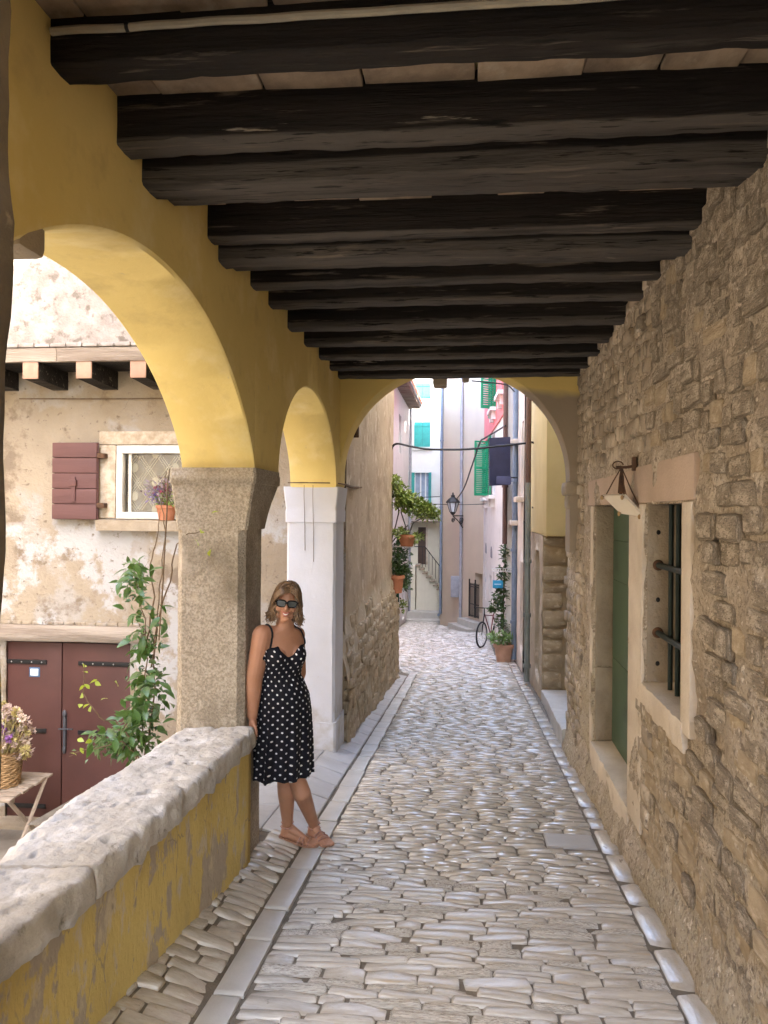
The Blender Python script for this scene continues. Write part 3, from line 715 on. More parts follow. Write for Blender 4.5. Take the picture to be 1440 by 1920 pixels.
# window with lace curtain
wd = MB()
for a, b in (((-3.55,7.47,.575),(-2.6,7.55,.655)), ((-3.55,7.47,-.09),(-2.6,7.55,-.02)), ((-3.55,7.47,-.02),(-3.485,7.55,.575))): wd.bbox(a, b, .008)
wd = wd.build('window_frame', M_['paintw'], ch, 'a')
bx('sash_stile', (-3.44,7.515,-.02), (-3.41,7.535,.575), M_['paintw'], wd, .003)
cur = mat('lace_curtain', (.075,.068,.048), (.10,.09,.065), s=14, rough=.9, bump=.2)
bx('curtain', (-3.485,7.585,-.02), (-2.6,7.60,.575), cur, wd, .002)
lace = mat('lace_thread', (.36,.335,.24), (.3,.28,.2), rough=.9)
mb = MB()
for d in range(-5, 9):
    for sg in (1, -1):
        for o in (-.022, 0, .022):
            pts = []
            for k in range(41):
                x = -3.48+.88*k/40; z = .277+sg*((x+3.04)*1.35)+(d-1.5)*.29+o*1.7
                if -.015 < z < .57: pts.append((x, 7.581, z))
            if len(pts) > 2: mb.tube(pts, .004, 4)
for i in range(5):
    for j in range(4): mb.ell((-3.4+.215*i, 7.581, -.0+.145*2*j-.145*(0 if i % 2 else 1)), (.035, .004, .05), n=8, m=6)
tag(mb.build('lace_pattern', lace, wd), kind='stuff')
glm = bpy.data.materials.new('window_glass'); glm.use_nodes = True; gn = glm.node_tree
tr_ = gn.nodes.new('ShaderNodeBsdfTransparent'); gg = gn.nodes.new('ShaderNodeBsdfGlossy'); gg.inputs['Roughness'].default_value = .03; mxs = gn.nodes.new('ShaderNodeMixShader'); mxs.inputs[0].default_value = .07
gn.links.new(tr_.outputs[0], mxs.inputs[1]); gn.links.new(gg.outputs[0], mxs.inputs[2]); gn.links.new(mxs.outputs[0], gn.nodes['Material Output'].inputs[0])
bx('pane', (-3.485,7.522,-.02), (-2.6,7.527,.575), glm, wd, .001)
sl = MB(); rs = []
for k in range(16):
    x = -3.73+k*(1.1/15); o = .008*nz(x, 2, 0, 8); rs.append([Vector((x,7.40+o,-.21+o)), Vector((x,7.39+o,-.105)), Vector((x,7.52,-.095)), Vector((x,7.52,-.21))])
sl.rings(rs).build('window_sill', M_['framed'], ch, 'a')
for a, b in (((-3.74,7.476,-.085),(-3.56,7.53,.66)), ((-3.74,7.478,.664),(-2.5,7.53,.80))): bx('surround_stone', a, b, mat('pocked_surround', (.55,.47,.37), (.38,.30,.21), s=16, rough=.95, bump=.8, bs=22, dist=.02), ch, .012)
# wooden lintel and door
mb = MB(); rs = []
for k in range(40):
    x = -5.2+1.95*k/39; o = .012*nz(x, 1, 7, 2.3); q = .006*nz(x, 5, 7, 12)
    rs.append([Vector((x,7.43+q,-1.345+o)), Vector((x,7.40+q,-1.30+o)), Vector((x,7.405-q,-1.23+o)), Vector((x,7.43,-1.185+o*.5)), Vector((x,7.56,-1.18)), Vector((x,7.56,-1.345))])
mb.rings(rs).build('door_lintel', M_['greywood'], ch, 'a')
mb = MB()
for i in range(14):
    x = -4.9+.115*i; mb.bbox((x, 7.465, -1.185), (x+.11, 7.50, -1.15+.02*nz(i, 3, 3, 1)), .01)
tag(mb.build('broken_brick_course', M_['facade'], ch, 'a'), kind='stuff')
for x0, x1 in ((-4.74,-4.152),(-4.140,-3.40)):
    lf = MB().bbox((x0, 7.53, -3.2), (x1, 7.57, -1.375), .006).build('door_leaf', M_['maroon'], ch, 'a')
    hx = x0 if x0 < -4.5 else x1-.0
    for z in (-1.58,-2.29,-3.07):
        a, b = (x0, x0+.43) if x0 < -4.5 else (x1-.565, x1)
        bx('strap_hinge', (a, 7.515, z-.022), (b, 7.532, z+.022), M_['black'], lf, .004)
        if z == -1.58:
            for q in range(4): MB().ell((a+.05+.11*q, 7.513, z), (.008,.005,.008), n=8, m=6).build('rivet', plain('steel_rivet', (.4,.4,.4), .4, .8), lf)
    if x0 < -4.5:
        bx('number_plate', (-4.50, 7.522, -1.735), (-4.385, 7.53, -1.635), plain('blue_plate_rim', (.06,.13,.25), .4), lf, .004)
        bx('plate_face', (-4.485, 7.517, -1.72), (-4.40, 7.523, -1.65), plain('white_plate', (.75,.78,.78), .4), lf, .003)
    else:
        hd = MB(); hd.bbox((-4.118, 7.50, -2.45), (-4.088, 7.531, -2.13), .008); hd.ell((-4.103,7.505,-2.10), (.022,.016,.04)); hd.ell((-4.103,7.505,-2.47), (.02,.016,.04)); hd.tube([(-4.16,7.49,-2.255), (-4.0,7.485,-2.25)], .008, 8)
        hd.build('door_handle', plain('grey_iron', (.09,.095,.11), .45, .5), lf, 'a')
bx('door_step', (-4.9, 7.28, -3.32), (-3.3, 7.55, -3.185), M_['framed'], ch, .02)
# side wall of the same house along the street: bare rubble below, ochre plaster above
SX = -1.235
sw2 = MB()
wall(sw2, (SX,0,0), Y3, (1,0,0), 7.24, 12.72, -3.2, 4.6, step=.09, zstep=.09, amp=.012, ns=3, fn=lambda u, z: .11*sm(-1.0, -1.7, z)+.012*nz(u, z, 3, 1.2)+(.02*fbm(u, z, 5, 6) if z < -.9 else 0))
sw2.quad((SX,12.72,-3.3), (SX,12.72,4.6), (-3.2,12.72,4.6), (-3.2,12.72,-3.3)); sw2.quad((SX,7.24,4.6), (SX,12.72,4.6), (-3.2,12.72,4.6), (-3.2,7.24,4.6))
sw2.build('street_wall', M_['plasterL'], ch, 'all', fix=False)
rng = random.Random(31); z = -2.75
while z < -.75:
    h = rng.uniform(.09, .17); y = 7.28
    while y < 12.65:
        L = rng.uniform(.12, .32); cyy, cz_ = y+L/2, z+h/2+rng.uniform(-.02,.02)
        keep = cz_ > fz(-1.2, cyy)-.05 and (cz_ < -1.15+.35*nz(cyy, 0, 1, .9))
        if keep and rng.random() < .93:
            xx = SX+.11*sm(-1.0, -1.7, cz_)+.012*nz(cyy, cz_, 3, 1.2)+rng.gauss(.006, .008)
            link('stone', RBM[rng.randrange(12)], ch, face_matrix((1, rng.gauss(0, .05), rng.gauss(.06, .02)), (xx, cyy, cz_), L-.012, h-.008, .026, rng.gauss(0, .06)))
        y += L
    z += h
for (y, z) in ((8.25,.95),(8.3,.93)): bx('iron_stub', (SX-.01, y, z-.12), (SX+.05, y+.02, z+.01), M_['rust'], ch, .003)

# unseen boxes outside the frame, added to hold sun and sky light off the courtyard
bk2 = MB().box((-5.6, -16, -4), (-1.6, -6, 6.5)).build('courtyard_back_shade_block', M_['facade']); tag(bk2, 'plain unseen block behind the viewer, added to shade the courtyard', 'house')
nh = MB().box((-12, -14, -4), (-5.7, 7.4, 8.2)); nh = nh.build('courtyard_side_shade_block', M_['facade']); tag(nh, 'plain tall unseen block beyond the left edge, added to shade the courtyard', 'house')

# ------------------------------------------------------------------ right side of the street beyond the portico
cream = mat('cream_render', (.66,.55,.29), (.60,.495,.25), s=2, rough=.85, bump=.1)
creamw = mat('pale_cream_render', (.70,.65,.55), (.63,.57,.47), s=2, rough=.85, bump=.12, patches=[((.5,.44,.36), 4, .62, .75)])
r2 = thing('overhang_house', (1.6, 11.5, -2.6), 'cream rendered house with upper floor jutting over rough stone quoins', 'house')
MB().bbox((1.055, 10.55, -.31), (4.4, 13.9, 7.2), .012).build('upper_wall', cream, r2, 'a')
w2 = MB(); wall(w2, (1.03,0,0), Y3, (-1,0,0), 10.72, 13.95, -3.2, -.305, [(11.2,11.8,-2.35,-.55,.25)], step=.12, amp=.02, ns=4); w2.build('street_wall', M_['plasterL'], r2, 'all', fix=False)
q2 = MB(); wall(q2, (0,10.72,0), X3, (0,-1,0), 1.03, 2.0, -3.2, -.305, step=.06, amp=.012, ns=5); q2.build('end_wall', M_['rubble'], r2, 'all', fix=False)
z = -2.62; rng = random.Random(5)
while z < -.34:
    h = min(rng.uniform(.13, .27), -.32-z)
    if h < .05: break
    L = rng.uniform(.26, .36)
    link('quoin', RBM[rng.randrange(12)], r2, face_matrix((0,-1,0), (1.035+L/2, 10.71, z+h/2), L, h-.012, .07, rng.gauss(0, .02)))
    z += h
bx('doorway_panel', (1.2, 11.15, -2.4), (1.26, 11.85, -.5), M_['dark'], r2)
MB().box((1.35, 10.85, -3.2), (4.4, 13.9, -.32)).build('wall_core', M_['dark'], r2)
dl = MB(); rs = []
for k in range(24):
    y = 7.6+3.1*k/23; o = .012*nz(y, 3, 3, 4); zt = fz(1, y)+.20-.05*sm(8, 10.7, y)
    rs.append([Vector((.935+o-.03*sm(8,10.6,y)*0+.09*sm(7.6,10.6,y), y, zt-.45)), Vector((.93+o+.09*sm(7.6,10.6,y), y, zt-.015)), Vector((.95+o+.09*sm(7.6,10.6,y), y, zt)), Vector((1.9, y, zt)), Vector((1.9, y, zt-.45))])
tag(dl.rings(rs).build('stone_ledge', M_['slab'], None, 'a'), 'pale raised stone ledge in the recess past the arch on the right', 'ledge')
rc = thing('recess_wall', (1.8, 9.2, -2.3), 'rough plastered wall at the back of the recess right of the arch', 'wall')
w3 = MB(); wall(w3, (1.75,0,0), Y3, (-1,0,0), 7.2, 10.9, -2.8, 7.2, step=.15, amp=.02, ns=3); w3.build('plaster_face', M_['plasterL'], rc, 'all', fix=False)

# R3: pale house with downpipes
pinkst = mat('pale_pink_stone', (.64,.55,.46), (.55,.47,.39), s=4, rough=.9, bump=.3, bs=25, patches=[((.42,.36,.3), 3, .62, .7)])
r3 = thing('pale_stone_house', (1.8, 15.5, -3.0), 'pale stone house behind the grey and blue downpipes', 'house')
w3 = MB(); wall(w3, (1.0,0,0), Y3, (-1,0,0), 13.95, 17.6, -3.6, 7.2, [(14.1,14.75,-2.5,-.9,.15),(15.6,16.3,-.15,1.35,.18),(14.1,14.6,.3,1.7,.15)], step=.3, amp=.012, ns=3); w3.build('street_wall', pinkst, r3, 'all', fix=False)
bx('doorway_panel', (1.12, 14.05, -2.55), (1.15, 14.8, -.85), plain('brown_wood', (.16,.1,.07), .6), r3)
bx('window_panel', (1.15, 15.55, -.2), (1.18, 16.35, 1.4), M_['dark'], r3); bx('window_panel', (1.12, 14.05, .25), (1.15, 14.65, 1.75), M_['dark'], r3)
for y0, y1, z in ((15.5,16.4,-.25),(14.0,14.7,.2),(15.5,16.4,1.38)): bx('stone_sill', (.86, y0, z), (1.02, y1, z+.1), pinkst, r3, .02)
MB().box((1.3, 13.95, -3.6), (4.4, 17.6, 7.2)).build('wall_core', pinkst, r3)
bx('roof_slab', (.85, 13.95, 7.2), (4.4, 17.6, 7.3), M_['terra'], r3)

def pipe(name, pts, r, mat_, label, clips=()):
    t = thing(name, pts[-1], label, 'downpipe')
    MB().tube(pts, r, 12).build('pipe', mat_, t, 'a')
    for c in clips: MB().tube([c-Z3*.03, c+Z3*.03], r*1.35, 12).build('pipe_collar', mat_, t, 'a')
    return t
greyp = plain('grey_green_metal', (.27,.29,.27), .5, .3); bluep = plain('blue_grey_metal', (.20,.25,.33), .45, .3); brownp = plain('brown_metal', (.14,.08,.065), .5, .2); lilac = plain('lilac_grey_metal', (.36,.37,.42), .5, .2)
def vp(px0, py0, px1, py1, Y, n=2):
    a, b = at(px0, py0, Y), at(px1, py1, Y); a.x = b.x = (a.x+b.x)/2; return [a.lerp(b, i/(n-1)) for i in range(n)]
P = vp(990, 660, 990, 1278, 12.3); P[0].z = 3.2; mid = at(990, 905, 12.3)
t = pipe('downpipe', [Vector((P[0].x, 12.3, mid.z)), P[1]], .045, greyp, 'grey green downpipe nearest the arch, brown in its upper half', [P[1]+Z3*.25, P[1]+Z3*1.05, P[1]+Z3*1.9])
MB().tube([Vector((P[0].x, 12.3, 3.2)), Vector((P[0].x, 12.3, mid.z))], .043, 12).build('upper_pipe', brownp, t, 'a')
P = vp(966, 660, 966, 1236, 15.7); P[0].z = 3.6
pipe('downpipe', P, .062, bluep, 'thick blue grey downpipe beside the flower pot', [P[1]+Z3*.75, P[1]+Z3*2.2, P[1]+Z3*3.6])
P = vp(948, 660, 947, 1020, 16.1); P[0].z = 4.0
pipe('downpipe', P, .05, brownp, 'thin brown downpipe on the white stone facade', [P[1]+Z3*1.2])

# R4: red and white house, slightly turned
A4, B4, C4 = Vector((.80,16.6,0)), Vector((.507,24.6,0)), Vector((-.96,27.9,0))
redm = mat('coral_red_render', (.74,.21,.20), (.66,.18,.17), s=2, rough=.85, bump=.1)
whst = mat('white_ashlar', (.74,.71,.67), (.67,.64,.60), s=3, rough=.85, bump=.25, bs=14, patches=[((.5,.49,.5), 3, .62, .72)])
greens = plain('bright_green_paint', (.02,.30,.14), .5); bluesh = plain('dark_blue_paint', (.045,.05,.10), .5); teal = plain('turquoise_paint', (.05,.40,.38), .5)
e4 = (B4-A4).normalized(); n4 = Vector((-e4.y, e4.x, 0)); n4 = n4 if n4.x < 0 else -n4
r4 = thing('red_house', (1.2, 20, -3.5), 'coral red house with white stone lower floors and green louvred shutters', 'house')
L4 = (B4-A4).length
def u4(px, py):
    d = at(px, py, 10.); k = (n4.dot(A4))/n4.dot(d); p = d*k; return (p-A4).dot(e4), p.z
mb = MB(); wall(mb, A4, e4, n4, -.4, L4, -4.2, 2.2, [(4.1,5.1,-3.4,-1.7,.2),(6.3,6.9,-2.6,-1.4,.15),(3.2,4.2,.5,2.05,.15),(6.2,7.0,.5,2.05,.15)], step=.4, amp=.006, ns=3); mb.build('white_wall', whst, r4, 'a', fix=False)
mb = MB(); wall(mb, A4, e4, n4, -.4, L4, 2.2, 9, [(3.1,3.9,2.72,4.3,.15),(.4,1.2,2.72,4.3,.15)], step=.4); mb.build('red_wall', redm, r4, 'a', fix=False)
def on4(u, z, o): return A4+e4*u+Z3*z+n4*o
def obox(mb, O, e, n, u0, u1, z0, z1, o0, o1):
    ps = [O+e*u+Z3*z+n*o for o in (o0, o1) for (u, z) in ((u0,z0),(u1,z0),(u1,z1),(u0,z1))]
    mb.rings([ps[:4], ps[4:]]); return mb
def leaf_shutter(parent, O, e, n, u0, u1, z0, z1, o, m, slats=True):
    s = MB(); f = .05
    if slats:
        for a in ((u0,u0+f,z0,z1),(u1-f,u1,z0,z1),(u0+f,u1-f,z0,z0+f),(u0+f,u1-f,z1-f,z1),(u0+f,u1-f,(z0+z1)/2-.03,(z0+z1)/2+.03)): obox(s, O, e, n, a[0], a[1], a[2], a[3], o, o+.04)
        s = s.build('shutter', m, parent)
        k = MB(); z = z0+f
        while z < z1-f-.03:
            ps = [O+e*u+Z3*zz+n*oo for (u) in (u0+f, u1-f) for (zz, oo) in ((z, o+.03), (z+.035, o+.005), (z+.042, o+.01), (z+.007, o+.036))]
            k.rings([ps[:4], ps[4:]]); z += .055
        tag(k.build('louvre_slats', m, s), kind='stuff')
    else:
        obox(s, O, e, n, u0, u1, z0, z1, o, o+.035); s = s.build('shutter', m, parent)
        for z in (z0+.15*(z1-z0), z0+.85*(z1-z0)): obox(MB(), O, e, n, u0, u1-.02, z-.025, z+.025, o+.035, o+.05).build('ledge_bar', m, s)
    return s
# green shutters of the red house
leaf_shutter(r4, A4, e4, n4, 3.95, 5.0, 2.62, 4.35, .03, greens); leaf_shutter(r4, A4, (e4*.35+n4*.94), (n4*.35-e4*.94), 0, .5, 2.98, 4.7, 0, greens) if False else None
pv = on4(3.05, 0, .02); leaf_shutter(r4, pv, (e4*-.55+n4*.83).normalized(), (n4*-.55-e4*.83).normalized(), 0, .45, 2.62, 4.35, 0, greens)
leaf_shutter(r4, A4, e4, n4, 7.05, 7.95, .55, 2.05, .03, greens)
pv = on4(6.15, 0, .02); leaf_shutter(r4, pv, (n4*.9-e4*.43).normalized(), (-e4*.9-n4*.43).normalized(), 0, .42, .5, 2.1, 0, greens)
leaf_shutter(r4, A4, e4, n4, 4.25, 5.2, .45, 2.1, .03, greens)
for (u0, u1, z0, z1) in ((3.05,3.95,2.95,4.55),(.35,1.25,2.95,4.55)): obox(MB(), A4, e4, n4, u0+.05, u1-.05, z0, z1, -.14, -.12).build('window_panel', M_['dark'], r4)
for (u0, u1, z) in ((2.9,4.1,2.58),(.2,1.4,2.58),(3.0,4.4,.36),(6.0,7.2,.36)):
    k = MB(); obox(k, A4, e4, n4, u0, u1, z, z+.09, -.02, .16); k.build('stone_sill', whst, r4)
    for uu in (u0+.15, u1-.3): obox(MB(), A4, e4, n4, uu, uu+.13, z-.2, z, -.02, .1).build('corbel', whst, r4)
obox(MB(), A4, e4, n4, -.4, L4, 2.15, 2.24, .0, .035).build('string_course', redm, r4)
for (u0, u1, z0, z1) in ((4.05,5.15,-3.45,-1.65),(6.25,6.95,-2.65,-1.35),(3.15,4.25,.45,2.1),(6.15,7.05,.45,2.1)): obox(MB(), A4, e4, n4, u0, u1, z0, z1, -.19, -.17).build('opening_panel', plain('grey_blue_panel', (.25,.28,.33), .5), r4)
for u in (4.2, 6.55): 
    k = MB(); k.rings([[on4(u+.3*math.cos(a), -1.2+.3*math.sin(a), o) for a in [math.pi*i/10 for i in range(11)]] for o in (-.02, .012)]); k.build('fanlight', plain('fanlight_grey', (.18,.19,.22), .4), r4)
obox(MB(), A4, e4, n4, -.3, L4+.0, -4.2, 9, -3.5, -.21).build('wall_core', whst, r4); obox(MB(), A4, e4, n4, -.42, -.40, -4.2, 9, -3.5, .0).build('end_wall', whst, r4)
# dark blue shutter standing open into the street
pv = at(957, 865, 15.6); bl = thing('open_shutter', pv, 'dark navy shutter swung out square to the street', 'shutter')
a, b, c, d = at(917,821,15.2), at(957,819,15.5), at(957,909,15.5), at(917,911,15.2)
MB().rings([[a, b, c, d], [q+Vector((.0,.04,0)) for q in (a, b, c, d)]]).build('panel', bluesh, bl)
k0, k1 = at(931,893,15.15), at(957,909,15.42)
MB().bbox((k0.x, k0.y-.0, k1.z), (k1.x, k0.y+.05, k0.z), .01).build('lower_panel', plain('navy_panel', (.07,.075,.15), .5), bl, 'a')
k0, k1 = at(930,834,15.14), at(957,822,15.4)
MB().bbox((k0.x, k0.y, k0.z), (k1.x, k0.y+.045, k0.z+.012), .004).build('panel_rail', plain('navy_rail', (.07,.075,.15), .5), bl, 'a')
for z_ in (.15,.85):
    q = b.lerp(c, z_); MB().tube([q, q+Vector((.14,.02,0))], .015, 6).build('hinge', M_['black'], bl)

# beige house at the bend
beige = mat('beige_pink_render', (.58,.48,.37), (.53,.44,.34), s=1.2, rough=.88, bump=.1, patches=[((.54,.44,.36), .35, .5, .62)])
eB = (C4-B4).normalized(); nB = Vector((-eB.y, eB.x, 0)); nB = nB if nB.y < 0 else -nB
bh = thing('beige_house', (-.2, 26.3, -4.0), 'tall beige and pink rendered house at the bend of the street', 'house')
LB = (C4-B4).length
mb = MB(); wall(mb, B4, eB, nB, 0, LB, -4.4, 6.6, [(.05,.62,-3.25,-1.95,.3)], step=.6); mb.build('street_wall', beige, bh, 'a', fix=False)
c5 = C4+Vector((.9,3.2,0))
mb = MB(); mb.quad(C4+Z3*-4.5, c5+Z3*-4.5, c5+Z3*6.6, C4+Z3*6.6); mb.build('side_wall', beige, bh)
obox(MB(), B4, eB, nB, .05, LB-.05, -4.5, 6.6, -3, -.32).build('wall_core', beige, bh)
def onB(px, py, o=0.):
    d = at(px, py, 10.); k = nB.dot(B4)/nB.dot(d); return d*k+nB*o
p0, p1 = onB(868, 640, .06), onB(866, 1176, .06); p0.x, p0.y = (onB(868,900,.06)).xy; 
pipe('downpipe', [p0, Vector((p0.x, p0.y, p1.z+.1)), p1], .05, lilac, 'pale lilac downpipe in the middle of the beige house', [p1+Z3*1.6])
p0 = onB(828, 1170, .05); pipe('downpipe', [p0+Z3*9.5, p0+Z3*.4, p0+nB*.1+Z3*.3], .05, bluep, 'blue grey downpipe at the left corner of the beige house', [p0+Z3*4.2, p0+Z3*6.6])
mb = MB(); k = onB(858, 1085, .1); mb.bbox((k.x-.14, k.y-.16, k.z-.62), (k.x+.14, k.y, k.z+.1), .02)
tag(mb.build('meter_box', lilac, None, 'a'), 'grey metal meter box by the lilac downpipe', 'box')
# white house with turquoise shutters
wht = mat('white_render', (.80,.80,.79), (.74,.74,.73), s=2, rough=.85, bump=.1)
wh = thing('white_house', (-1.6, 31.3, -4.4), 'white house with turquoise shutters closing the view', 'house')
mb = MB(); wall(mb, (0,31,0), X3, (0,-1,0), -4.5, .2, -.2, 7.5, [(-2.15,-1.55,.55,1.6,.15),(-2.15,-1.52,2.64,3.63,.12),(-2.15,-1.52,4.6,5.2,.12)], step=.5); mb.build('front_wall', wht, wh, 'a', fix=False)
for (z0, z1) in ((2.64,3.63),(4.58,5.2)):
    for (a, b) in ((-2.16,-1.845),(-1.835,-1.52)): leaf_shutter(wh, Vector((0,31,0)), X3, Vector((0,-1,0)), a, b, z0, z1, .0, teal, False)
    obox(MB(), Vector((0,31,0)), X3, Vector((0,-1,0)), -2.25, -1.43, z0-.12, z0-.04, 0, .08).build('stone_sill', wht, wh)
obox(MB(), Vector((0,31,0)), X3, Vector((0,-1,0)), -2.16, -1.54, .5, 1.65, -.15, -.13).build('window_pane', plain('pale_blue_glass', (.35,.42,.55), .2), wh)
for a in (-2.16, -1.92, -1.72, -1.56): obox(MB(), Vector((0,31,0)), X3, Vector((0,-1,0)), a, a+.05, .55, 1.6, -.13, -.09).build('window_frame', wht, wh)
leaf_shutter(wh, Vector((-2.16,31,0)), Vector((-.6,-.8,0)), Vector((.8,-.6,0)), 0, .32, .5, 1.6, 0, teal, False); leaf_shutter(wh, Vector((-1.54,31,0)), Vector((.3,-.95,0)), Vector((-.95,-.3,0)), 0, .3, .3, 1.6, 0, teal, False)
MB().box((-4.5,31.2,-5), (.2,36,7.5)).build('wall_core', M_['dark'], wh)
# cream stair front below it
crm = mat('cream_wall', (.70,.67,.55), (.64,.61,.5), s=2, rough=.85, bump=.1)
st = thing('stair_house', (-1.7, 30.9, -4.5), 'cream wall with outside stone stair, door and small canopy', 'house')
mb = MB(); wall(mb, (0,30.95,0), X3, (0,-1,0), -3.2, .1, -4.9, -.15, [(-1.98,-1.66,-2.1,-.6,.15)], step=.4); mb.build('front_wall', crm, st, 'a', fix=False)
obox(MB(), Vector((0,30.95,0)), X3, Vector((0,-1,0)), -1.98, -1.66, -2.1, -.6, -.15, -.1).build('door', plain('brown_door', (.10,.065,.05), .5), st)
obox(MB(), Vector((0,30.95,0)), X3, Vector((0,-1,0)), -1.66, -1.58, -2.1, -.5, -.02, .03).build('door_jamb', M_['frame'], st)
mb = MB(); mb.rings([[Vector((x,30.4,-.40)), Vector((x,30.4,-.34)), Vector((x,30.96,-.10)), Vector((x,30.96,-.2))] for x in (-2.5,-1.05)]); mb.build('canopy', M_['greywood'], st)
MB().box((-2.6,30.2,-4.6), (-2.02,30.94,-2.1)).build('stair_landing', crm, st)
for k in range(8):
    x = -1.98+.14*k; zt = -2.12-.155*k; MB().box((x-.002*0, 30.25, -4.55), (x+.139, 30.94, zt)).build('stair_base', crm, st); bx('step', (x-.05, 30.17, zt), (x+.15, 30.945, zt+.06), M_['framed'], st, .012)
rl = MB(); a, b = Vector((-2.2,30.2,-1.35)), Vector((-1.65,30.2,-1.35)); c = Vector((-.95,30.2,-2.25)); rl.tube([a, b, c], .02, 6)
rl = rl.build('handrail', M_['black'], st)
for k in range(7):
    x = -1.75+.13*k; MB().tube([(x,30.2,-2.15-.15*max(0,k-1)), (x,30.2,-1.35-max(0,(x+1.65))*1.286)], .011, 5).build('baluster', M_['black'], rl)
MB().box((-2.3,29.6,-5), (-1.0,30.9,-3.85)).build('lower_step', M_['slab'], st); MB().box((-2.5,29.0,-5), (-.9,29.7,-4.08)).build('lower_step', M_['slab'], st)
# lavender house, left side of the street
lav = mat('lavender_render', (.64,.60,.60), (.58,.54,.54), s=1.5, rough=.88, bump=.15, patches=[((.62,.46,.47), .5, .55, .6, (1, 26, 22)), ((.45,.42,.45), 3, .62, .72)])
lh = thing('lavender_house', (-2.6, 24, -4), 'lavender grey house with tiled eave on the left behind the hanging plants', 'house')
mb = MB(); wall(mb, (-2.3,0,0), Y3, (1,0,0), 12.8, 30.0, -4.6, 4.2, [(25.6,26.5,2.0,3.3,.15),(27.6,28.6,-3.9,-2.0,.2)], step=.6); mb.build('street_wall', lav, lh, 'a', fix=False)
MB().box((-6.5,12.9,-4.8), (-2.55,30,4.2)).build('wall_core', M_['dark'], lh)
mb = MB(); mb.quad((-2.3,30.0,-4.6), (-2.3,30.0,4.2), (-6,30.0,4.2), (-6,30.0,-4.6)); mb.build('end_wall', lav, lh)
bx('door', (-2.45,27.6,-3.95), (-2.42,28.6,-1.95), plain('sage_green_paint', (.20,.33,.29), .5), lh)
bx('window_panel', (-2.42,25.6,2.0), (-2.40,26.5,3.3), teal, lh)
er = MB()
for k in range(44):
    y = 13.0+.39*k; er = MB().bbox((-2.6, y, 4.02), (-1.86, y+.14, 4.14), .01).build('eave_rafter', M_['greywood'], lh, 'a')
bx('eave_board', (-2.7,12.9,4.145), (-1.82,30.3,4.2), mat('grey_eave', (.45,.43,.43), (.35,.33,.33), rough=.9), lh)
for k in range(60):
    y = 12.9+.29*k; MB().tube([(-1.80,y,4.24), (-2.9,y,4.55)], .075, 6).build('roof_tile', M_['terra'], lh, 'a')
gp = at(772, 790, 28); pipe('downpipe', [Vector((-2.22,29.8,4.0)), Vector((-2.22,29.8,-4.2))], .05, lilac, 'pale grey downpipe at the far corner of the lavender house', [Vector((-2.22,29.8,-1))])
# ------------------------------------------------------------------ plants and small things of the courtyard
def leaf_mesh(name, m, L=1., W=.46, fold=.22):
    mb = MB(); N = 5; pr = [(0,.0),(.18,.30),(.42,.5),(.7,.36),(1,0)]
    for (t, w_) in pr:
        z = .06*math.sin(t*3)-.16*t*t
        mb.v += [Vector((-w_*W*L, t*L, z+w_*fold*L*.5)), Vector((0, t*L, z)), Vector((w_*W*L, t*L, z+w_*fold*L*.5))]
    for k in range(4):
        a = 3*k; mb.f += [(a, a+1, a+4, a+3), (a+1, a+2, a+5, a+4)]
    return mb.mesh(name, m, 'all')
def leaf_mat(name, a, b, tr=.25):
    m = mat(name, a, b, s=6, rough=.33, bump=0, vary=.35, spec=.6); nt = m.node_tree; b_ = nt.nodes['Principled BSDF']
    t = nt.nodes.new('ShaderNodeBsdfTranslucent'); t.inputs[0].default_value = (a[0]*1.6, a[1]*1.5, a[2], 1); mx = nt.nodes.new('ShaderNodeMixShader'); mx.inputs[0].default_value = tr
    nt.links.new(b_.outputs[0], mx.inputs[1]); nt.links.new(t.outputs[0], mx.inputs[2]); nt.links.new(mx.outputs[0], nt.nodes['Material Output'].inputs[0]); return m
LG = leaf_mesh('leaf', leaf_mat('vine_leaf', (.085,.165,.045), (.045,.10,.028))); LY = leaf_mesh('leaf', leaf_mat('young_vine_leaf', (.34,.42,.06), (.25,.36,.05), .35), W=.62)
rng = random.Random(77)
def put_leaf(parent, me, p, L):
    d = Vector((rng.gauss(0, 1), rng.gauss(-.3, .7), rng.gauss(-.25, .6))).normalized()
    q = d.to_track_quat('Y', 'Z').to_matrix().to_4x4() @ Matrix.Rotation(rng.gauss(0, .7), 4, 'Y')
    link('leaf', me, parent, Matrix.Translation(p) @ q @ Matrix.Scale(L, 4))
vine = thing('climbing_vine', (-2.1, 4.9, -2.24), 'green glossy leaved vine climbing beside the column behind the parapet', 'vine')
stems = [[(268,1520,4.9),(270,1400,4.9),(262,1330,4.88),(275,1240,4.9),(272,1160,4.95),(255,1085,4.9),(262,1050,4.9)],
         [(280,1520,4.95),(278,1400,4.95),(288,1290,5.0),(290,1200,4.95),(300,1100,4.95),(310,1000,4.95),(306,930,4.9),(312,885,4.5)],
         [(266,1520,4.85),(262,1420,4.8),(230,1390,4.75),(195,1400,4.7),(150,1408,4.7),(130,1418,4.7)],
         [(268,1500,4.85),(250,1390,4.8),(215,1350,4.75),(195,1350,4.7),(170,1325,4.65),(155,1300,4.65),(158,1265,4.65),(158,1245,4.65)],
         [(285,1250,4.95),(300,1150,4.9),(322,1070,4.6),(330,1020,4.3),(352,1000,4.04),(385,998,4.02)],
         [(275,1200,4.9),(290,1120,4.9),(280,1060,4.9),(296,1010,4.9),(300,960,4.9)]]
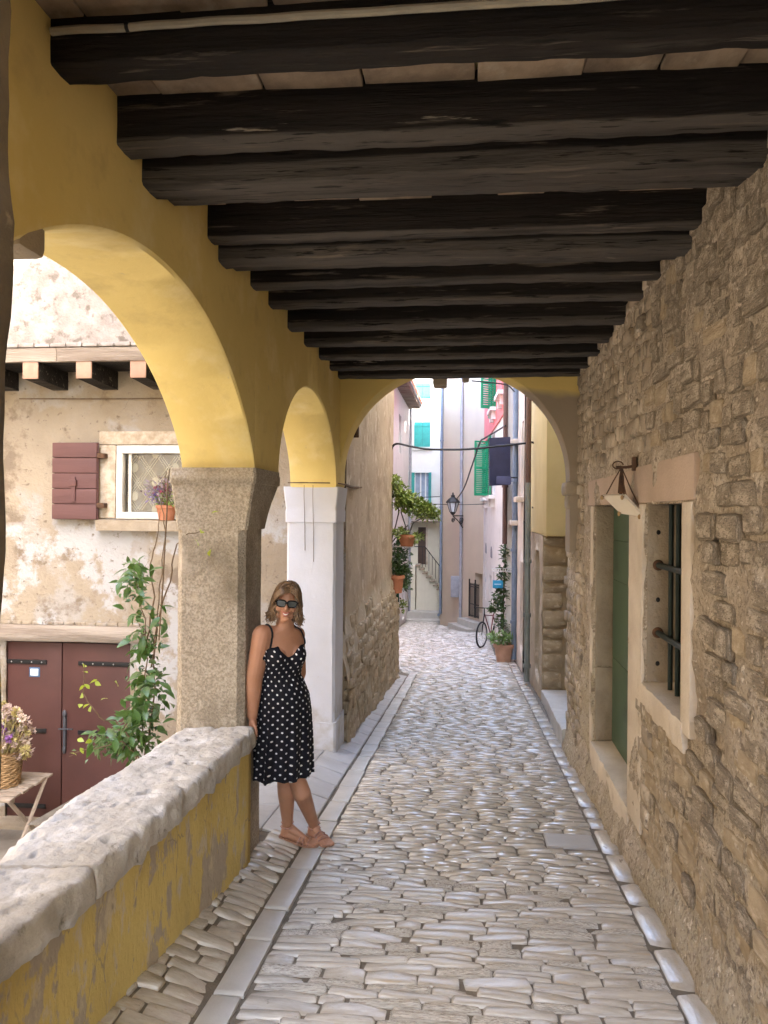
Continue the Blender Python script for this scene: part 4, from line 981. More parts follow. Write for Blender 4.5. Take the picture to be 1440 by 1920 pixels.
for sgs in stems:
    pts = [at(*q) for q in sgs]; sm_ = []
    for k in range(len(pts)-1):
        for t in range(4): sm_.append(pts[k].lerp(pts[k+1], t/4)+Vector((rng.gauss(0,.004), rng.gauss(0,.004), rng.gauss(0,.003))))
    sm_.append(pts[-1]); MB().tube(sm_, [.006-.004*i/len(sm_) for i in range(len(sm_))], 6).build('stem', M_['stem'], vine, 'a')
cl = [((240,1388),(58,30),72),((210,1392),(48,30),30),((265,1335),(40,36),62),((282,1278),(28,28),34),((268,1205),(26,36),28),((284,1150),(28,28),16),((252,1100),(18,36),30),((258,1062),(22,16),14),((305,1300),(18,34),12),((300,1180),(26,50),8)]
for (c, r, n) in cl:
    for _ in range(n):
        px, py = rng.gauss(c[0], r[0]*.55), rng.gauss(c[1], r[1]*.55)
        if px > 322: px = 322-rng.random()*10
        put_leaf(vine, LG, at(px, py, 4.85+rng.gauss(0, .1)), rng.uniform(.075, .115))
for (px, py, Y) in ((158,1246,4.65),(165,1262,4.65),(183,1275,4.66),(178,1278,4.66),(215,1278,4.7),(160,1285,4.65),(155,1300,4.65),(168,1292,4.65),(168,1320,4.65),(152,1320,4.65),(170,1335,4.66),(202,1310,4.7),(130,1412,4.7),(150,1402,4.7),(172,1388,4.7),(145,1386,4.7),(378,995,4.02),(412,960,4.0),(366,1012,4.03),(395,1030,4.03)):
    put_leaf(vine, LY, at(px, py, Y), rng.uniform(.045, .065))
for (c, r, n) in (((245,1385),(.16,.08),120),((210,1395),(.12,.07),60),((268,1335),(.11,.12),120),((282,1270),(.08,.10),60),((268,1200),(.07,.12),50),((252,1095),(.06,.12),60)):
    p_ = at(c[0], c[1], 4.95); rg = random.Random(c[0]); mb = MB()
    for _ in range(n):
        q = p_+Vector((rg.gauss(0, r[0]*.6), rg.gauss(0, .06), rg.gauss(0, r[1]*.6))); mb.leaf(q, Vector((rg.gauss(0,1), rg.gauss(-.3,.6), rg.gauss(-.3,.6))), Vector((rg.gauss(0,.5), -.5, 1)), rg.uniform(.035,.06), rg.uniform(.018,.028))
    tag(mb.build('small_leaves', M_['leaf'], vine, fix=False), kind='stuff')
# twine hanging from the capital
MB().tube([at(318,880,4.02), at(314,905,4.0), at(313,960,4.0), at(310,1010,4.05), at(305,1100,4.4), at(298,1200,4.8)], .004, 6).build('twine', M_['stem'], vine)
# folding stool, basket and dried flowers
stl = thing('folding_stool', (-4.3, 6.72, -3.22), 'grey brown slatted folding stool in front of the maroon door', 'stool')
for k in range(7): bx('slat', (-4.72, 6.37+.105*k, -2.585), (-3.985-.012*(k % 2), 6.37+.105*k+.088, -2.562), M_['slatw'], stl, .005)
for x in (-4.03, -4.66):
    for a, b in ((6.42, 7.0), (7.0, 6.42)):
        MB().tube([(x+(.02 if a > b else 0), a, -2.585), (x+(.02 if a > b else 0), b-(0 if a > b else -.04), -3.22)], .019, 6).build('leg', M_['slatw'], stl, 'a')
for y in (6.46, 6.98): MB().tube([(-4.7, y, -2.605), (-4.0, y, -2.605)], .017, 6).build('rail', M_['slatw'], stl, 'a')
bk = thing('wicker_basket', (-4.27, 6.72, -2.56), 'round woven wicker basket standing on the folding stool', 'basket')
mb = MB(); rs = []
for k in range(15):
    z = -2.558+.30*k/14; r0 = .135+.028*k/14
    rs.append([Vector((-4.27+(r0+.010*math.cos(20*2*math.pi*j/120+math.pi*k))*math.cos(2*math.pi*j/120), 6.72+(r0+.010*math.cos(20*2*math.pi*j/120+math.pi*k))*math.sin(2*math.pi*j/120), z)) for j in range(120)])
mb.rings(rs).build('basket_wall', M_['wicker'], bk, 'all')
for k in range(15):
    z = -2.55+.30*k/14; MB().tube([(-4.27+(.143+.028*k/14)*math.cos(a), 6.72+(.143+.028*k/14)*math.sin(a), z+.006*math.sin(a*10+math.pi*k)) for a in [2*math.pi*i/60 for i in range(61)]], .0075, 5).build('weave_ring', M_['wicker'], bk, 'a')
fl = thing('dried_flowers', (-4.25, 6.72, -2.28), 'bunch of dried pink and cream flowers standing in the wicker basket', 'flowers')
cols = [plain('dried_cream', (.55,.44,.35), .9), plain('dried_pink', (.44,.33,.28), .9), plain('dried_straw', (.50,.42,.18), .9), plain('dried_purple', (.22,.10,.26), .9)]
rng = random.Random(3)
for k in range(95):
    px, py = rng.uniform(-25, 62), rng.uniform(1322, 1418)
    if (px-15)**2/48**2+(py-1375)**2/58**2 > 1: continue
    p = at(px, py, 6.72+rng.gauss(0, .09)); r_ = rng.uniform(.026, .06); m = cols[rng.choice((0,0,0,1,1,2))] if k != 7 else cols[3]
    mb = MB()
    for q in range(26):
        d = Vector((rng.gauss(0,1), rng.gauss(-.4,1), rng.gauss(.3,1))).normalized(); mb.leaf(p+d*r_*.25, d+Vector((rng.gauss(0,.3),rng.gauss(0,.3),rng.gauss(0,.3))), Vector((rng.gauss(0,1),rng.gauss(0,1),rng.gauss(0,1))), r_*.9, r_*.6)
    mb.build('flower_head', m, fl, fix=False)
    MB().tube([Vector((-4.27+rng.gauss(0,.05), 6.72+rng.gauss(0,.05), -2.35)), p], .003, 4).build('stalk', cols[2], fl)
mb = MB()
for q in range(22):
    d = Vector((rng.gauss(0,1), rng.gauss(-.4,1), rng.gauss(.3,1))).normalized(); mb.leaf(at(18,1385,6.55), d, Vector((rng.gauss(0,1),rng.gauss(0,1),1)), .05, .03)
tag(mb.build('flower_head', cols[3], fl, fix=False), 'small purple dried flower')
def pot(name, c, r, h, label, cat='flower pot', m=None):
    t = thing(name, c, label, cat); c = Vector(c)
    MB().lathe([(r*.72,0),(r*.95,h*.8),(r*1.06,h*.8),(r*1.06,h),(r*.92,h),(r*.88,h*.86),(.001,h*.86)], c, 24).build('pot', m or M_['terra'], t, 'a'); return t
def foliage(parent, c, r, n, L, m, seed, hang=0., name='foliage', up=.3):
    rg = random.Random(seed); mb = MB(); c = Vector(c)
    for _ in range(n):
        d = Vector((rg.gauss(0,1), rg.gauss(0,1), rg.gauss(0,1))).normalized()*rg.random()**.5
        p = c+Vector((d.x*r[0], d.y*r[1], d.z*r[2]))
        mb.leaf(p, Vector((d.x+rg.gauss(0,.6), d.y+rg.gauss(0,.6)-.2, d.z*.5+up-hang+rg.gauss(0,.5))), Vector((rg.gauss(0,.5), rg.gauss(0,.5), 1)), L*rg.uniform(.6,1.2), L*.5*rg.uniform(.7,1.2))
    return tag(mb.build(name, m, parent, fix=False), kind='stuff')
# flowers on the window sill
pc = at(312, 966, 7.44); wp = pot('flower_pot', (pc.x, 7.44, -.10), .10, .15, 'terracotta pot of purple flowers on the courtyard window sill')
foliage(wp, (pc.x-.05, 7.42, .20), (.2,.06,.14), 150, .055, plain('dried_lilac_bloom', (.30,.24,.28), .9), 5, name='dried_blooms')
foliage(wp, (pc.x-.1, 7.40, .14), (.1,.05,.08), 40, .04, plain('violet_bloom', (.20,.13,.42), .8), 6, name='violet_blooms'); foliage(wp, (pc.x-.03, 7.39, .2), (.12,.05,.07), 30, .04, plain('crimson_bloom', (.32,.06,.11), .8), 7, name='crimson_blooms'); foliage(wp, (pc.x, 7.40, .1), (.1,.06,.08), 50, .05, M_['leafl'], 8)

# ------------------------------------------------------------------ small things of the street
rng = random.Random(8)
# hanging plants at the end of the rubble house
t1 = thing('wall_planter', at(762,1022,12.6), 'upper terracotta pot with small tree on a wall bracket by the rubble house corner', 'plant')
c = at(763,1024,12.7); MB().lathe([(.10,0),(.14,.15),(.155,.15),(.155,.19),(.13,.19),(.12,.17),(.001,.17)], (c.x, 12.7, c.z), 20).build('pot', M_['terra'], t1, 'a')
MB().tube([Vector((-1.25,12.72,c.z-.01)), Vector((c.x+.12,12.7,c.z-.01))], .012, 6).build('bracket', plain('white_bracket', (.6,.6,.58), .5), t1)
for q in ([(763,1010),(760,985),(752,960),(760,935)], [(763,1010),(775,980),(798,968),(815,960)], [(735,1010),(742,985),(748,960),(742,925)], [(733,1020),(748,1000),(765,985)]):
    MB().tube([at(a, b, 12.75) for a, b in q], .011, 5).build('branch', plain('grey_bark', (.16,.15,.14), .9), t1)
for (px, py, rx, rz, n) in ((748,930,.17,.2,190),(770,945,.24,.15,230),(795,960,.22,.12,210),(740,905,.1,.1,70),(812,968,.1,.06,60),(752,1000,.12,.06,60),(780,1008,.12,.05,50)):
    p = at(px, py, 12.75); foliage(t1, p, (rx*1.05,.25,rz*1.1), int(n*1.7), .095, M_['leafl'], px, name='crown')
t2 = thing('wall_planter', at(737,1110,12.6), 'lower terracotta pot hung at the rubble house corner with trailing leaves', 'plant')
c = at(737,1112,12.55); MB().lathe([(.09,0),(.12,.24),(.135,.24),(.135,.29),(.115,.29),(.11,.26),(.001,.26)], (c.x+.05, 12.6, c.z), 20).build('pot', M_['terra'], t2, 'a')
MB().tube([at(733,1115,12.85), at(745,1118,12.85)], .02, 6).build('bracket', M_['black'], t2)
MB().tube([at(746,1180,12.85), at(746,1000,12.85)], .025, 6).build('stake', plain('green_stake', (.03,.12,.06), .5), t2)
for (px, py, rx, rz, n) in ((745,1050,.18,.3,260),(752,1080,.14,.2,140),(735,1070,.1,.2,100),(756,1098,.1,.1,60),(750,1135,.06,.12,30)):
    foliage(t2, at(px+3, py, 12.8), (rx,.2,rz), int(n*1.6), .085, M_['leafl' if py % 2 else 'leaf'], px+py)
foliage(t2, at(742,1040,12.9), (.12,.1,.2), 30, .045, plain('pale_pink_bloom', (.6,.42,.4), .8), 9, name='blooms')
jb = at(730,902,12.66); b0 = thing('junction_box', (jb.x+.03,12.6,jb.z-.12), 'beige electrical junction box on the corner of the rubble house', 'box')
bx('box_body', (jb.x-.045,12.5,jb.z-.12), (jb.x+.05,12.72,jb.z+.1), plain('beige_box', (.5,.43,.32), .6), b0, .01)
for k in range(3): MB().tube([Vector((jb.x-.03+.03*k,12.6,jb.z-.11)), Vector((jb.x-.03+.03*k+.01,12.6,jb.z-.22)), Vector((jb.x+.03*k,12.62,jb.z-.27))], .012, 6).build('cable_tail', M_['black'], b0)
def cable(pts, r, label, m=None):
    P = [Vector(p) for p in pts]; out = []
    for k in range(len(P)-1):
        p0, p1, p2, p3 = P[max(k-1,0)], P[k], P[k+1], P[min(k+2, len(P)-1)]
        for i in range(6):
            t = i/6; out.append(.5*((2*p1)+(p2-p0)*t+(2*p0-5*p1+4*p2-p3)*t*t+(3*p1-p0-3*p2+p3)*t**3))
    out.append(P[-1]); return tag(MB().tube(out, r, 6).build('cable', m or M_['black'], None, 'a'), label, 'cable')
cable([at(*q, 12.62) for q in ((733,885),(733,860),(735,840),(745,832),(770,837),(800,842),(840,843),(880,842),(940,836),(985,831),(1000,830),(1010,840),(1016,860),(1017,900),(1013,942),(998,952))], .019, 'thick black cable sagging across the street below the arch')
cable([at(645,908,7.3), at(665,914,8.3), at(690,913,9.8), at(715,917,11.5), at(728,921,12.5)], .014, 'brown cable running along the plaster wall left of the arch', M_['stem'])
cable([at(540,905,6.76), at(580,905,6.76), at(628,906,6.8), at(650,909,7.3)], .006, 'thin twisted wire around the white pier capital', M_['stem'])
cable([at(856,936,25), at(870,915,23.5), at(886,870,20), at(900,830,18), at(908,822,17.5), at(935,806,16.5), at(948,798,16)], .02, 'dark wire slanting from the lantern up to the right facade')
cable([at(806,945,27), at(850,946,26), at(880,946,24), at(910,945,20)], .012, 'thin wire strung level behind the lantern')
cable([at(775,932,30), at(800,932,30), at(826,931,29)], .015, 'short thin wire in front of the white house')
cable([at(884,714,13), at(915,717,13), at(950,722,13), at(965,735,13)], .012, 'wire under the crown of the arch on the right')
# lantern
lp = onB(849, 965, .0); 
ln = thing('street_lantern', onB(868, 972, .02), 'black wrought iron street lantern on a scrolled bracket', 'lantern')
c = onB(849, 968, .75); hb_ = onB(868, 968, .04)
c = Vector((hb_.x, hb_.y, hb_.z))+ (nB*.25-Vector((.45,.0,0)))
c = at(849, 966, 25.6); zl = c.z
MB().lathe([(.02,0),(.06,.03),(.10,.1),(.11,.11)], c, 6).build('lantern_base', M_['black'], ln)
glw = plain('frosted_glass', (.62,.66,.70), .2)
MB().lathe([(.10,.11),(.19,.42)], c, 6).build('lantern_glass', glw, ln)
for k in range(6):
    a = 2*math.pi*k/6; MB().tube([c+Vector((.10*math.cos(a),.10*math.sin(a),.11)), c+Vector((.192*math.cos(a),.192*math.sin(a),.42))], .014, 5).build('lantern_rib', M_['black'], ln)
MB().lathe([(.23,.41),(.235,.44),(.15,.54),(.07,.60),(.07,.66),(.03,.67),(.02,.75),(.001,.76)], c, 6).build('lantern_roof', M_['black'], ln)
wq = onB(869, 968, .02)
br = MB(); br.tube([c-Z3*.02, Vector((wq.x,wq.y,c.z-.02))], .02, 6); br.tube([c-Z3*.02, c.lerp(wq,.5)-Z3*.16, Vector((wq.x,wq.y,c.z-.42))], .016, 6)
for (f, z, r_) in ((.03,-.17,.09),(.85,-.17,.12)):
    o = c.lerp(wq, f); br.tube([o+(wq-c).normalized()*r_*(1-i/26)*math.cos(i*.5)+Z3*(z+r_*(1-i/26)*math.sin(i*.5)) for i in range(22)], .014, 5)
br.build('bracket', M_['black'], ln)
# gate, steps
gt = thing('iron_gate', onB(894,1160,.1), 'small black iron gate at the top of stone steps beside the beige house', 'gate')
g0, g1 = onB(886,1155,.12), onB(904,1160,.12); dv = (g1-g0)
for z in (.05, .42, .98, 1.05): MB().tube([g0+Z3*z, g0+dv+Z3*z], .016, 5).build('rail', M_['black'], gt)
for k in range(9): MB().tube([g0+dv*(k/8), g0+dv*(k/8)+Z3*(1.1 if k not in (0,5) else 1.22)], .012 if k not in (0,5) else .026, 5).build('bar', M_['black'], gt)
stp = thing('stone_steps', onB(888,1178,.3), 'two worn stone steps below the black iron gate', 'steps')
for (pa, pb, o, h) in (((868,1178),(906,1184),.55,.18),((874,1163),(906,1166),.32,.38)):
    a = onB(pa[0],1176,0); b = onB(pb[0],1180,0); zt = fz(0,25.5)+h
    MB().rings([[Vector((q.x,q.y,zt-.5)), Vector((q.x,q.y,zt)), Vector((q.x,q.y,zt))+nB*o, Vector((q.x,q.y,zt-.5))+nB*o] for q in (a, b)]).build('step', M_['slab'], stp)
# flower pot with big leaves by the blue pipe
pc = at(945,1235,15.75); zf = fz(.75,15.75)
fp = pot('flower_pot', (pc.x, 15.75, zf), .205, .36, 'large pinkish terracotta pot of leafy greens at the foot of the blue pipe', m=mat('pale_terracotta', (.50,.30,.21), (.43,.25,.17), s=7, rough=.85, bump=.2))
foliage(fp, (pc.x-.06, 15.7, zf+.46), (.26,.2,.12), 170, .12, mat('light_green_leaf', (.20,.30,.10), (.13,.22,.07), rough=.4, bump=0, vary=.3, island=True), 4)
cv = thing('climbing_plant', (.80, 16.4, fz(.8,16.4)), 'tall narrow climbing plant behind the bicycle and blue sign', 'plant')
MB().tube([at(945,1215,16.4), at(944,1120,16.4), at(947,1060,16.4), at(948,1022,16.4)], .02, 6).build('stem', M_['stem'], cv)
for (px, py, rx, rz, n) in ((948,1040,.06,.2,60),(946,1075,.09,.2,80),(941,1112,.12,.2,110),(936,1135,.14,.14,90),(944,1170,.1,.25,90),(926,1145,.08,.05,26)):
    foliage(cv, at(px-2, py, 16.2), (rx*1.3,.1,rz), int(n*1.7), .1, mat('dark_ivy%d' % px, (.06,.12,.045), (.10,.15,.05), rough=.5, bump=0, vary=.4, island=True), px)
sg = thing('hanging_sign', at(941,1112,16.1), 'small blue hanging sign under a white scroll bracket', 'sign')
a, b = at(924,1088,16.1), at(943,1103,16.1)
bx('sign_panel', (a.x,16.09,b.z), (b.x,16.11,a.z), plain('sky_blue_sign', (.03,.33,.60), .4), sg, .004)
for k in range(7): bx('lettering', (a.x+.035+.02*k,16.084,(a.z+b.z)/2-.012), (a.x+.05+.02*k,16.088,(a.z+b.z)/2+.014), plain('pale_blue_letter', (.45,.75,.9), .5), sg, .001)
for z_ in (1066, 1071):
    MB().tube([at(922,z_,16.1), at(961,z_,16.1)], .009, 5).build('bracket_bar', plain('white_iron', (.72,.72,.74), .5), sg)
for k in range(9):
    q = at(924+4.3*k,1068.5,16.1); MB().tube([q+Vector((.02*math.cos(i),0,.028*math.sin(i))) for i in [j*.7 for j in range(10)]], .006, 4).build('bracket_scroll', M_['paintw'], sg)
for px in (926, 941): MB().tube([at(px,1071,16.1), at(px,1089,16.1)], .004, 4).build('chain', M_['black'], sg)
# bicycle leaning at the white wall
bi = thing('bicycle', (.62, 19.3, fz(.62,19.3)), 'small dark bicycle parked by the white wall under the blue sign', 'bicycle')
bz = fz(.62, 19.3)
dB = Vector((.42,.9,0)).normalized()
def wheel(cy_):
    r_ = .30; xx = .36+.47*(cy_-18.75); cc = Vector((xx, cy_, fz(xx,cy_)+r_+.02)); w_ = MB().tube([cc+dB*r_*math.cos(a)+Z3*r_*math.sin(a) for a in [2*math.pi*i/28 for i in range(29)]], .024, 6).build('tyre', M_['black'], bi)
    MB().tube([cc+dB*(r_-.03)*math.cos(a)+Z3*(r_-.03)*math.sin(a) for a in [2*math.pi*i/28 for i in range(29)]], .01, 5).build('rim', plain('alloy_rim', (.6,.6,.62), .3, .8), bi)
    for k in range(8): a = math.pi*k/8; MB().tube([cc-(dB*math.cos(a)+Z3*math.sin(a))*r_*.9, cc+(dB*math.cos(a)+Z3*math.sin(a))*r_*.9], .003, 3).build('spoke', M_['paintw'], bi)
    return cc
wa, wb_ = wheel(18.75), wheel(19.65)
redp = plain('dark_red_bike_paint', (.16,.03,.035), .35)
pb, seat_, hd_ = (wa+wb_)/2+dB*.05-Z3*.02, (wa+wb_)/2+dB*.22+Z3*.48, wa+dB*.16+Z3*.5
fm = MB()
for a, b in ((pb,seat_),(pb,hd_),(seat_-Z3*.06,hd_-Z3*.04),(wb_,pb),(wb_,seat_-Z3*.1)): fm.tube([a, b], .015, 6)
fm.build('frame', redp, bi, 'a'); MB().tube([wa, hd_, hd_+Z3*.12], .017, 6).build('fork', M_['black'], bi)
MB().tube([hd_+Vector((-.25,.05,.13)), hd_+Z3*.13, hd_+Vector((.25,.05,.13))], .014, 6).build('handlebar', M_['black'], bi)
MB().ell(seat_+Z3*.06, (.06,.12,.035)).build('saddle', M_['black'], bi, 'a')
# ------------------------------------------------------------------ the person leaning on the column
def gp(px, py):
    Y = 4.5
    for _ in range(30):
        p = at(px, py, Y); f = fz(p.x, Y); Y *= f/p.z if p.z < 0 else 1
    return at(px, py, Y)
hR, hL = gp(535, 1573), gp(585, 1570)
tR, tL = gp(577, 1586), gp(633, 1600)
w_ = thing('person', (hR.x+.1, hR.y, hR.z), 'person in black polka dot dress and sunglasses leaning on the column', 'person')
skin = mat('tanned_skin', (.40,.20,.12), (.36,.175,.10), s=9, rough=.5, bump=.05, bs=60, spec=.4)
try: skin.node_tree.nodes['Principled BSDF'].inputs['Subsurface Weight'].default_value = .06; skin.node_tree.nodes['Principled BSDF'].inputs['Subsurface Radius'].default_value = (.02,.008,.004)
except Exception: pass
aF = R(40); fwd = Vector((math.sin(aF), -math.cos(aF), 0)); sid = Vector((math.cos(aF), math.sin(aF), 0))   # chest direction, her left
b = MB()
def ring_t(px, py, Y, a, d, n=28):
    c = at(px, py, Y); return [c+sid*a*math.cos(2*math.pi*j/n)-fwd*d*math.sin(2*math.pi*j/n) for j in range(n)]
TR = [(537,1158,4.225,.047,.048),(535,1170,4.235,.047,.048),(532,1177,4.24,.062,.052),(527,1183,4.245,.115,.062),(524,1190,4.25,.145,.072),(524,1205,4.255,.150,.088),(526,1225,4.26,.142,.098),(525,1245,4.265,.13,.092),(523,1265,4.27,.122,.092),(525,1290,4.29,.128,.10),(527,1320,4.31,.14,.11),(529,1350,4.335,.13,.105),(531,1372,4.34,.10,.09)]
b.rings([ring_t(*t) for t in TR])
# bust
for s_ in (-1, 1):
    c = at(530, 1228, 4.26)+fwd*.052+sid*.058*s_; b.ell(c, (.055,.055,.062))
# right arm (towards the column) and left arm (behind)
sh = at(492, 1191, 4.165); el = at(477, 1268, 4.145); wr = at(473, 1342, 4.165)
b.capsule(at(510,1189,4.21), sh, .05, .055); b.capsule(sh, el, .058, .047); b.capsule(el, el.lerp(wr,.35), .046, .044); b.capsule(el.lerp(wr,.35), wr, .044, .029)
hp = at(474, 1357, 4.165); b.ell(hp, (.022,.036,.042))
dn = (wr-el).normalized()
for k, (oy, L, cu) in enumerate(((-.028,.062,.25),(-.0095,.07,.3),(.0095,.066,.35),(.027,.052,.4))):
    o = hp+dn*.028+Vector((.002,oy,0)); m1 = o+dn*L*.5+Vector((.006,0,0)); m2 = m1+dn*L*.42+Vector((.02*cu+.006,-.006*cu,0))
    b.capsule(o, m1, .0092, .0085, 10, 3); b.capsule(m1, m2, .0085, .007, 10, 3)
t0 = hp+Vector((.012,-.03,.012)); t1_ = t0+Vector((.018,-.016,-.03)); b.capsule(t0, t1_, .012, .010, 10, 3); b.capsule(t1_, t1_+Vector((.004,.0,-.026)), .010, .008, 10, 3)
sl_ = at(556, 1190, 4.36); ell_ = at(562, 1262, 4.46); wl_ = at(545, 1320, 4.50)
b.capsule(at(543,1188,4.31), sl_, .048, .05); b.capsule(sl_, ell_, .048, .038); b.capsule(ell_, wl_, .037, .027); b.ell(wl_-Z3*.05, (.025,.035,.05))
for k in range(4): b.capsule(wl_+Vector((0,-.03+.02*k,-.08)), wl_+Vector((.01,-.03+.02*k,-.14)), .009, .007, 10, 3)
# legs
def leg(hip, knee, calf, ank, heel, toe):
    b.capsule(hip, knee, .072, .046); b.capsule(knee, calf, .046, .053); b.capsule(calf, ank, .053, .031); b.capsule(ank, heel+Z3*.036, .032, .03)
    d = (toe-heel); d.z = 0; d = d.normalized(); Lf = .205; s2 = Vector((-d.y, d.x, 0)); 
    t = heel+d*Lf; t.z = fz(t.x, t.y)
    ball = heel+d*.135; ball.z = fz(ball.x, ball.y)
    b.capsule(heel+Z3*.038, ball+Z3*.030, .028, .022); b.capsule(ank-Z3*.01, ball+Z3*.034, .028, .018); b.capsule(ball+s2*.020+Z3*.027, ball-s2*.020+Z3*.027, .018, .018)
    for k in range(5):
        o = ball+s2*(.034-.017*k)+d*.01+Z3*.028; L = (.058,.06,.054,.047,.038)[k]
        b.capsule(o, o+d*L-Z3*.012, .011 if k else .0135, .009 if k else .012, 10, 3)
    return heel, ball, t, d, s2
ankR, ankL = at(539,1545,hR.y-.01), at(589,1547,hL.y-.015)
FR = leg(at(524,1335,4.33), at(533,1440,4.43), at(537,1485,4.47), ankR, hR, tR)
FL = leg(at(540,1335,4.33), at(550,1440,4.40), at(566,1487,4.42), ankL, hL, tL)
# head
aH = R(14); hf = Vector((math.sin(aH), -math.cos(aH), -.06)).normalized(); hs = Vector((math.cos(aH), math.sin(aH), -.10)).normalized(); hu = hs.cross(hf); hu = hu if hu.z > 0 else -hu
hf = hu.cross(hs) if hu.cross(hs).y < 0 else hs.cross(hu)
hc = at(537, 1131, 4.215)
def HP(x, y, z): return hc+(hs*x+hf*y+hu*z)*.93
rs = []
for k in range(25):
    an = -math.pi/2+math.pi*k/24; ring = []
    for j in range(32):
        th = 2*math.pi*j/32; x, y, z = max(.001, math.cos(an))*math.cos(th), max(.001, math.cos(an))*math.sin(th), math.sin(an)
        jx = 1-.20*sm(-.1, -.95, z); yy = y*.088
        if y > 0: yy = y*(.086-.006*sm(0,-1,z))+.006*sm(-.5,-.9,z)
        ring.append(HP(x*.073*jx, yy-.012*sm(.2,-1,z)*(1 if y < 0 else 0), z*.105))
    rs.append(ring)
b.rings(rs)
b.capsule(HP(0,.080,.018), HP(0,.098,-.016), .008, .0125, 12, 4); b.ell(HP(.011,.088,-.02), (.008,.008,.007)); b.ell(HP(-.011,.088,-.02), (.008,.008,.007))
b.ell(HP(0,.070,-.084), (.026,.018,.018)); b.ell(HP(.036,.03,-.066), (.02,.03,.022)); b.ell(HP(-.036,.03,-.066), (.02,.03,.022))
for s_ in (-1, 1): b.ell(HP(.038*s_,.058,-.022), (.022,.02,.02)); b.ell(HP(.071*s_,-.004,-.008), (.008,.016,.026))
b.capsule(HP(-.016,.083,-.043), HP(.016,.083,-.043), .007, .007, 10, 3); b.capsule(HP(-.013,.081,-.06), HP(.013,.081,-.06), .0075, .0075, 10, 3)
me = b.mesh('body_raw', skin, 'all', True)
tmp = bpy.data.objects.new('body_raw', me); col.objects.link(tmp)
rm = tmp.modifiers.new('r', 'REMESH'); rm.mode = 'VOXEL'; rm.voxel_size = .0042; rm.use_smooth_shade = True
smo = tmp.modifiers.new('s', 'SMOOTH'); smo.iterations = 4; smo.factor = .5
dg = bpy.context.evaluated_depsgraph_get(); dg.update()
bm_ = bpy.data.meshes.new_from_object(tmp.evaluated_get(dg)); bpy.data.objects.remove(tmp)
if not bm_.materials: bm_.materials.append(skin)
bm_.polygons.foreach_set('use_smooth', [True]*len(bm_.polygons))
link('body', bm_, w_)
from mathutils.bvhtree import BVHTree
BV = BVHTree.FromPolygons([v.co.copy() for v in bm_.vertices], [tuple(p.vertices) for p in bm_.polygons])
def off_body(p, lo, hi):
    loc, n_, _, d_ = BV.find_nearest(p)
    if loc is None: return p
    s_ = (p-loc).dot(n_)
    if s_ < lo and d_ < .09: return loc+n_*lo
    if s_ > hi: return loc+n_*hi
    return p
# mouth, teeth, sunglasses, earring
lip = mat('lips', (.42,.12,.10), (.40,.11,.09), rough=.35, bump=0)
arc = lambda z, dz, y0, wd: [HP(wd*t, y0-.010*t*t, z+dz*t*t) for t in [i/6-1 for i in range(13)]]
MB().tube(arc(-.044, .012, .0925, .026), [.0012+.003*math.sin(math.pi*i/12) for i in range(13)], 8).build('upper_lip', lip, w_, 'all')
MB().tube(arc(-.0585, .024, .0905, .023), [.0012+.0035*math.sin(math.pi*i/12) for i in range(13)], 8).build('lower_lip', lip, w_, 'all')
MB().tube(arc(-.051, .016, .0905, .021), [.0014+.0042*math.sin(math.pi*i/12) for i in range(13)], 8).build('teeth', plain('teeth_white', (.75,.70,.63), .3), w_, 'all')
blk = plain('black_acetate', (.012,.010,.010), .2); lens = mat('tinted_lens', (.035,.042,.045), (.06,.07,.07), rough=.06, bump=0, spec=.8)
gl = MB()
def lring(cx, sx, sz, y0, n=24):
    out = []
    for j in range(n):
        a = 2*math.pi*j/n; ca, sa = math.cos(a), math.sin(a); r_ = 1/(abs(ca)**3.2+abs(sa)**3.2)**(1/3.2)
        x = cx+sx*r_*ca*(1+.08*sa); z = .013+sz*r_*sa; out.append(HP(x, y0-abs(x)**2*3.0-.01*(1 if sa < 0 else 0)*abs(sa)*.4, z))
    return out
for s_ in (-1, 1):
    gl.rings([lring(.032*s_,.023,.0165,.099), lring(.032*s_,.029,.0225,.103), lring(.032*s_,.030,.0235,.098), lring(.032*s_,.023,.0165,.095)], True, False)
    gl.tube([HP(.064*s_,.089,.022), HP(.074*s_,.06,.02), HP(.076*s_,.0,.012)], .0045, 6)
gl.tube([HP(-.008,.103,.019), HP(.008,.103,.019)], .0055, 8)
gl = gl.build('sunglasses', blk, w_, 'a')
for s_ in (-1, 1):
    k = MB(); r0 = lring(.032*s_,.025,.019,.0985); i0 = len(k.v); k.v += r0; k.f.append(tuple(range(24))); k.build('lens', lens, gl)
for s_ in (-1, 1): MB().ell(HP(.078*s_,.008,-.042), (.006,.006,.012)).build('earring', plain('gold', (.7,.5,.25), .3, .9), w_, 'a')
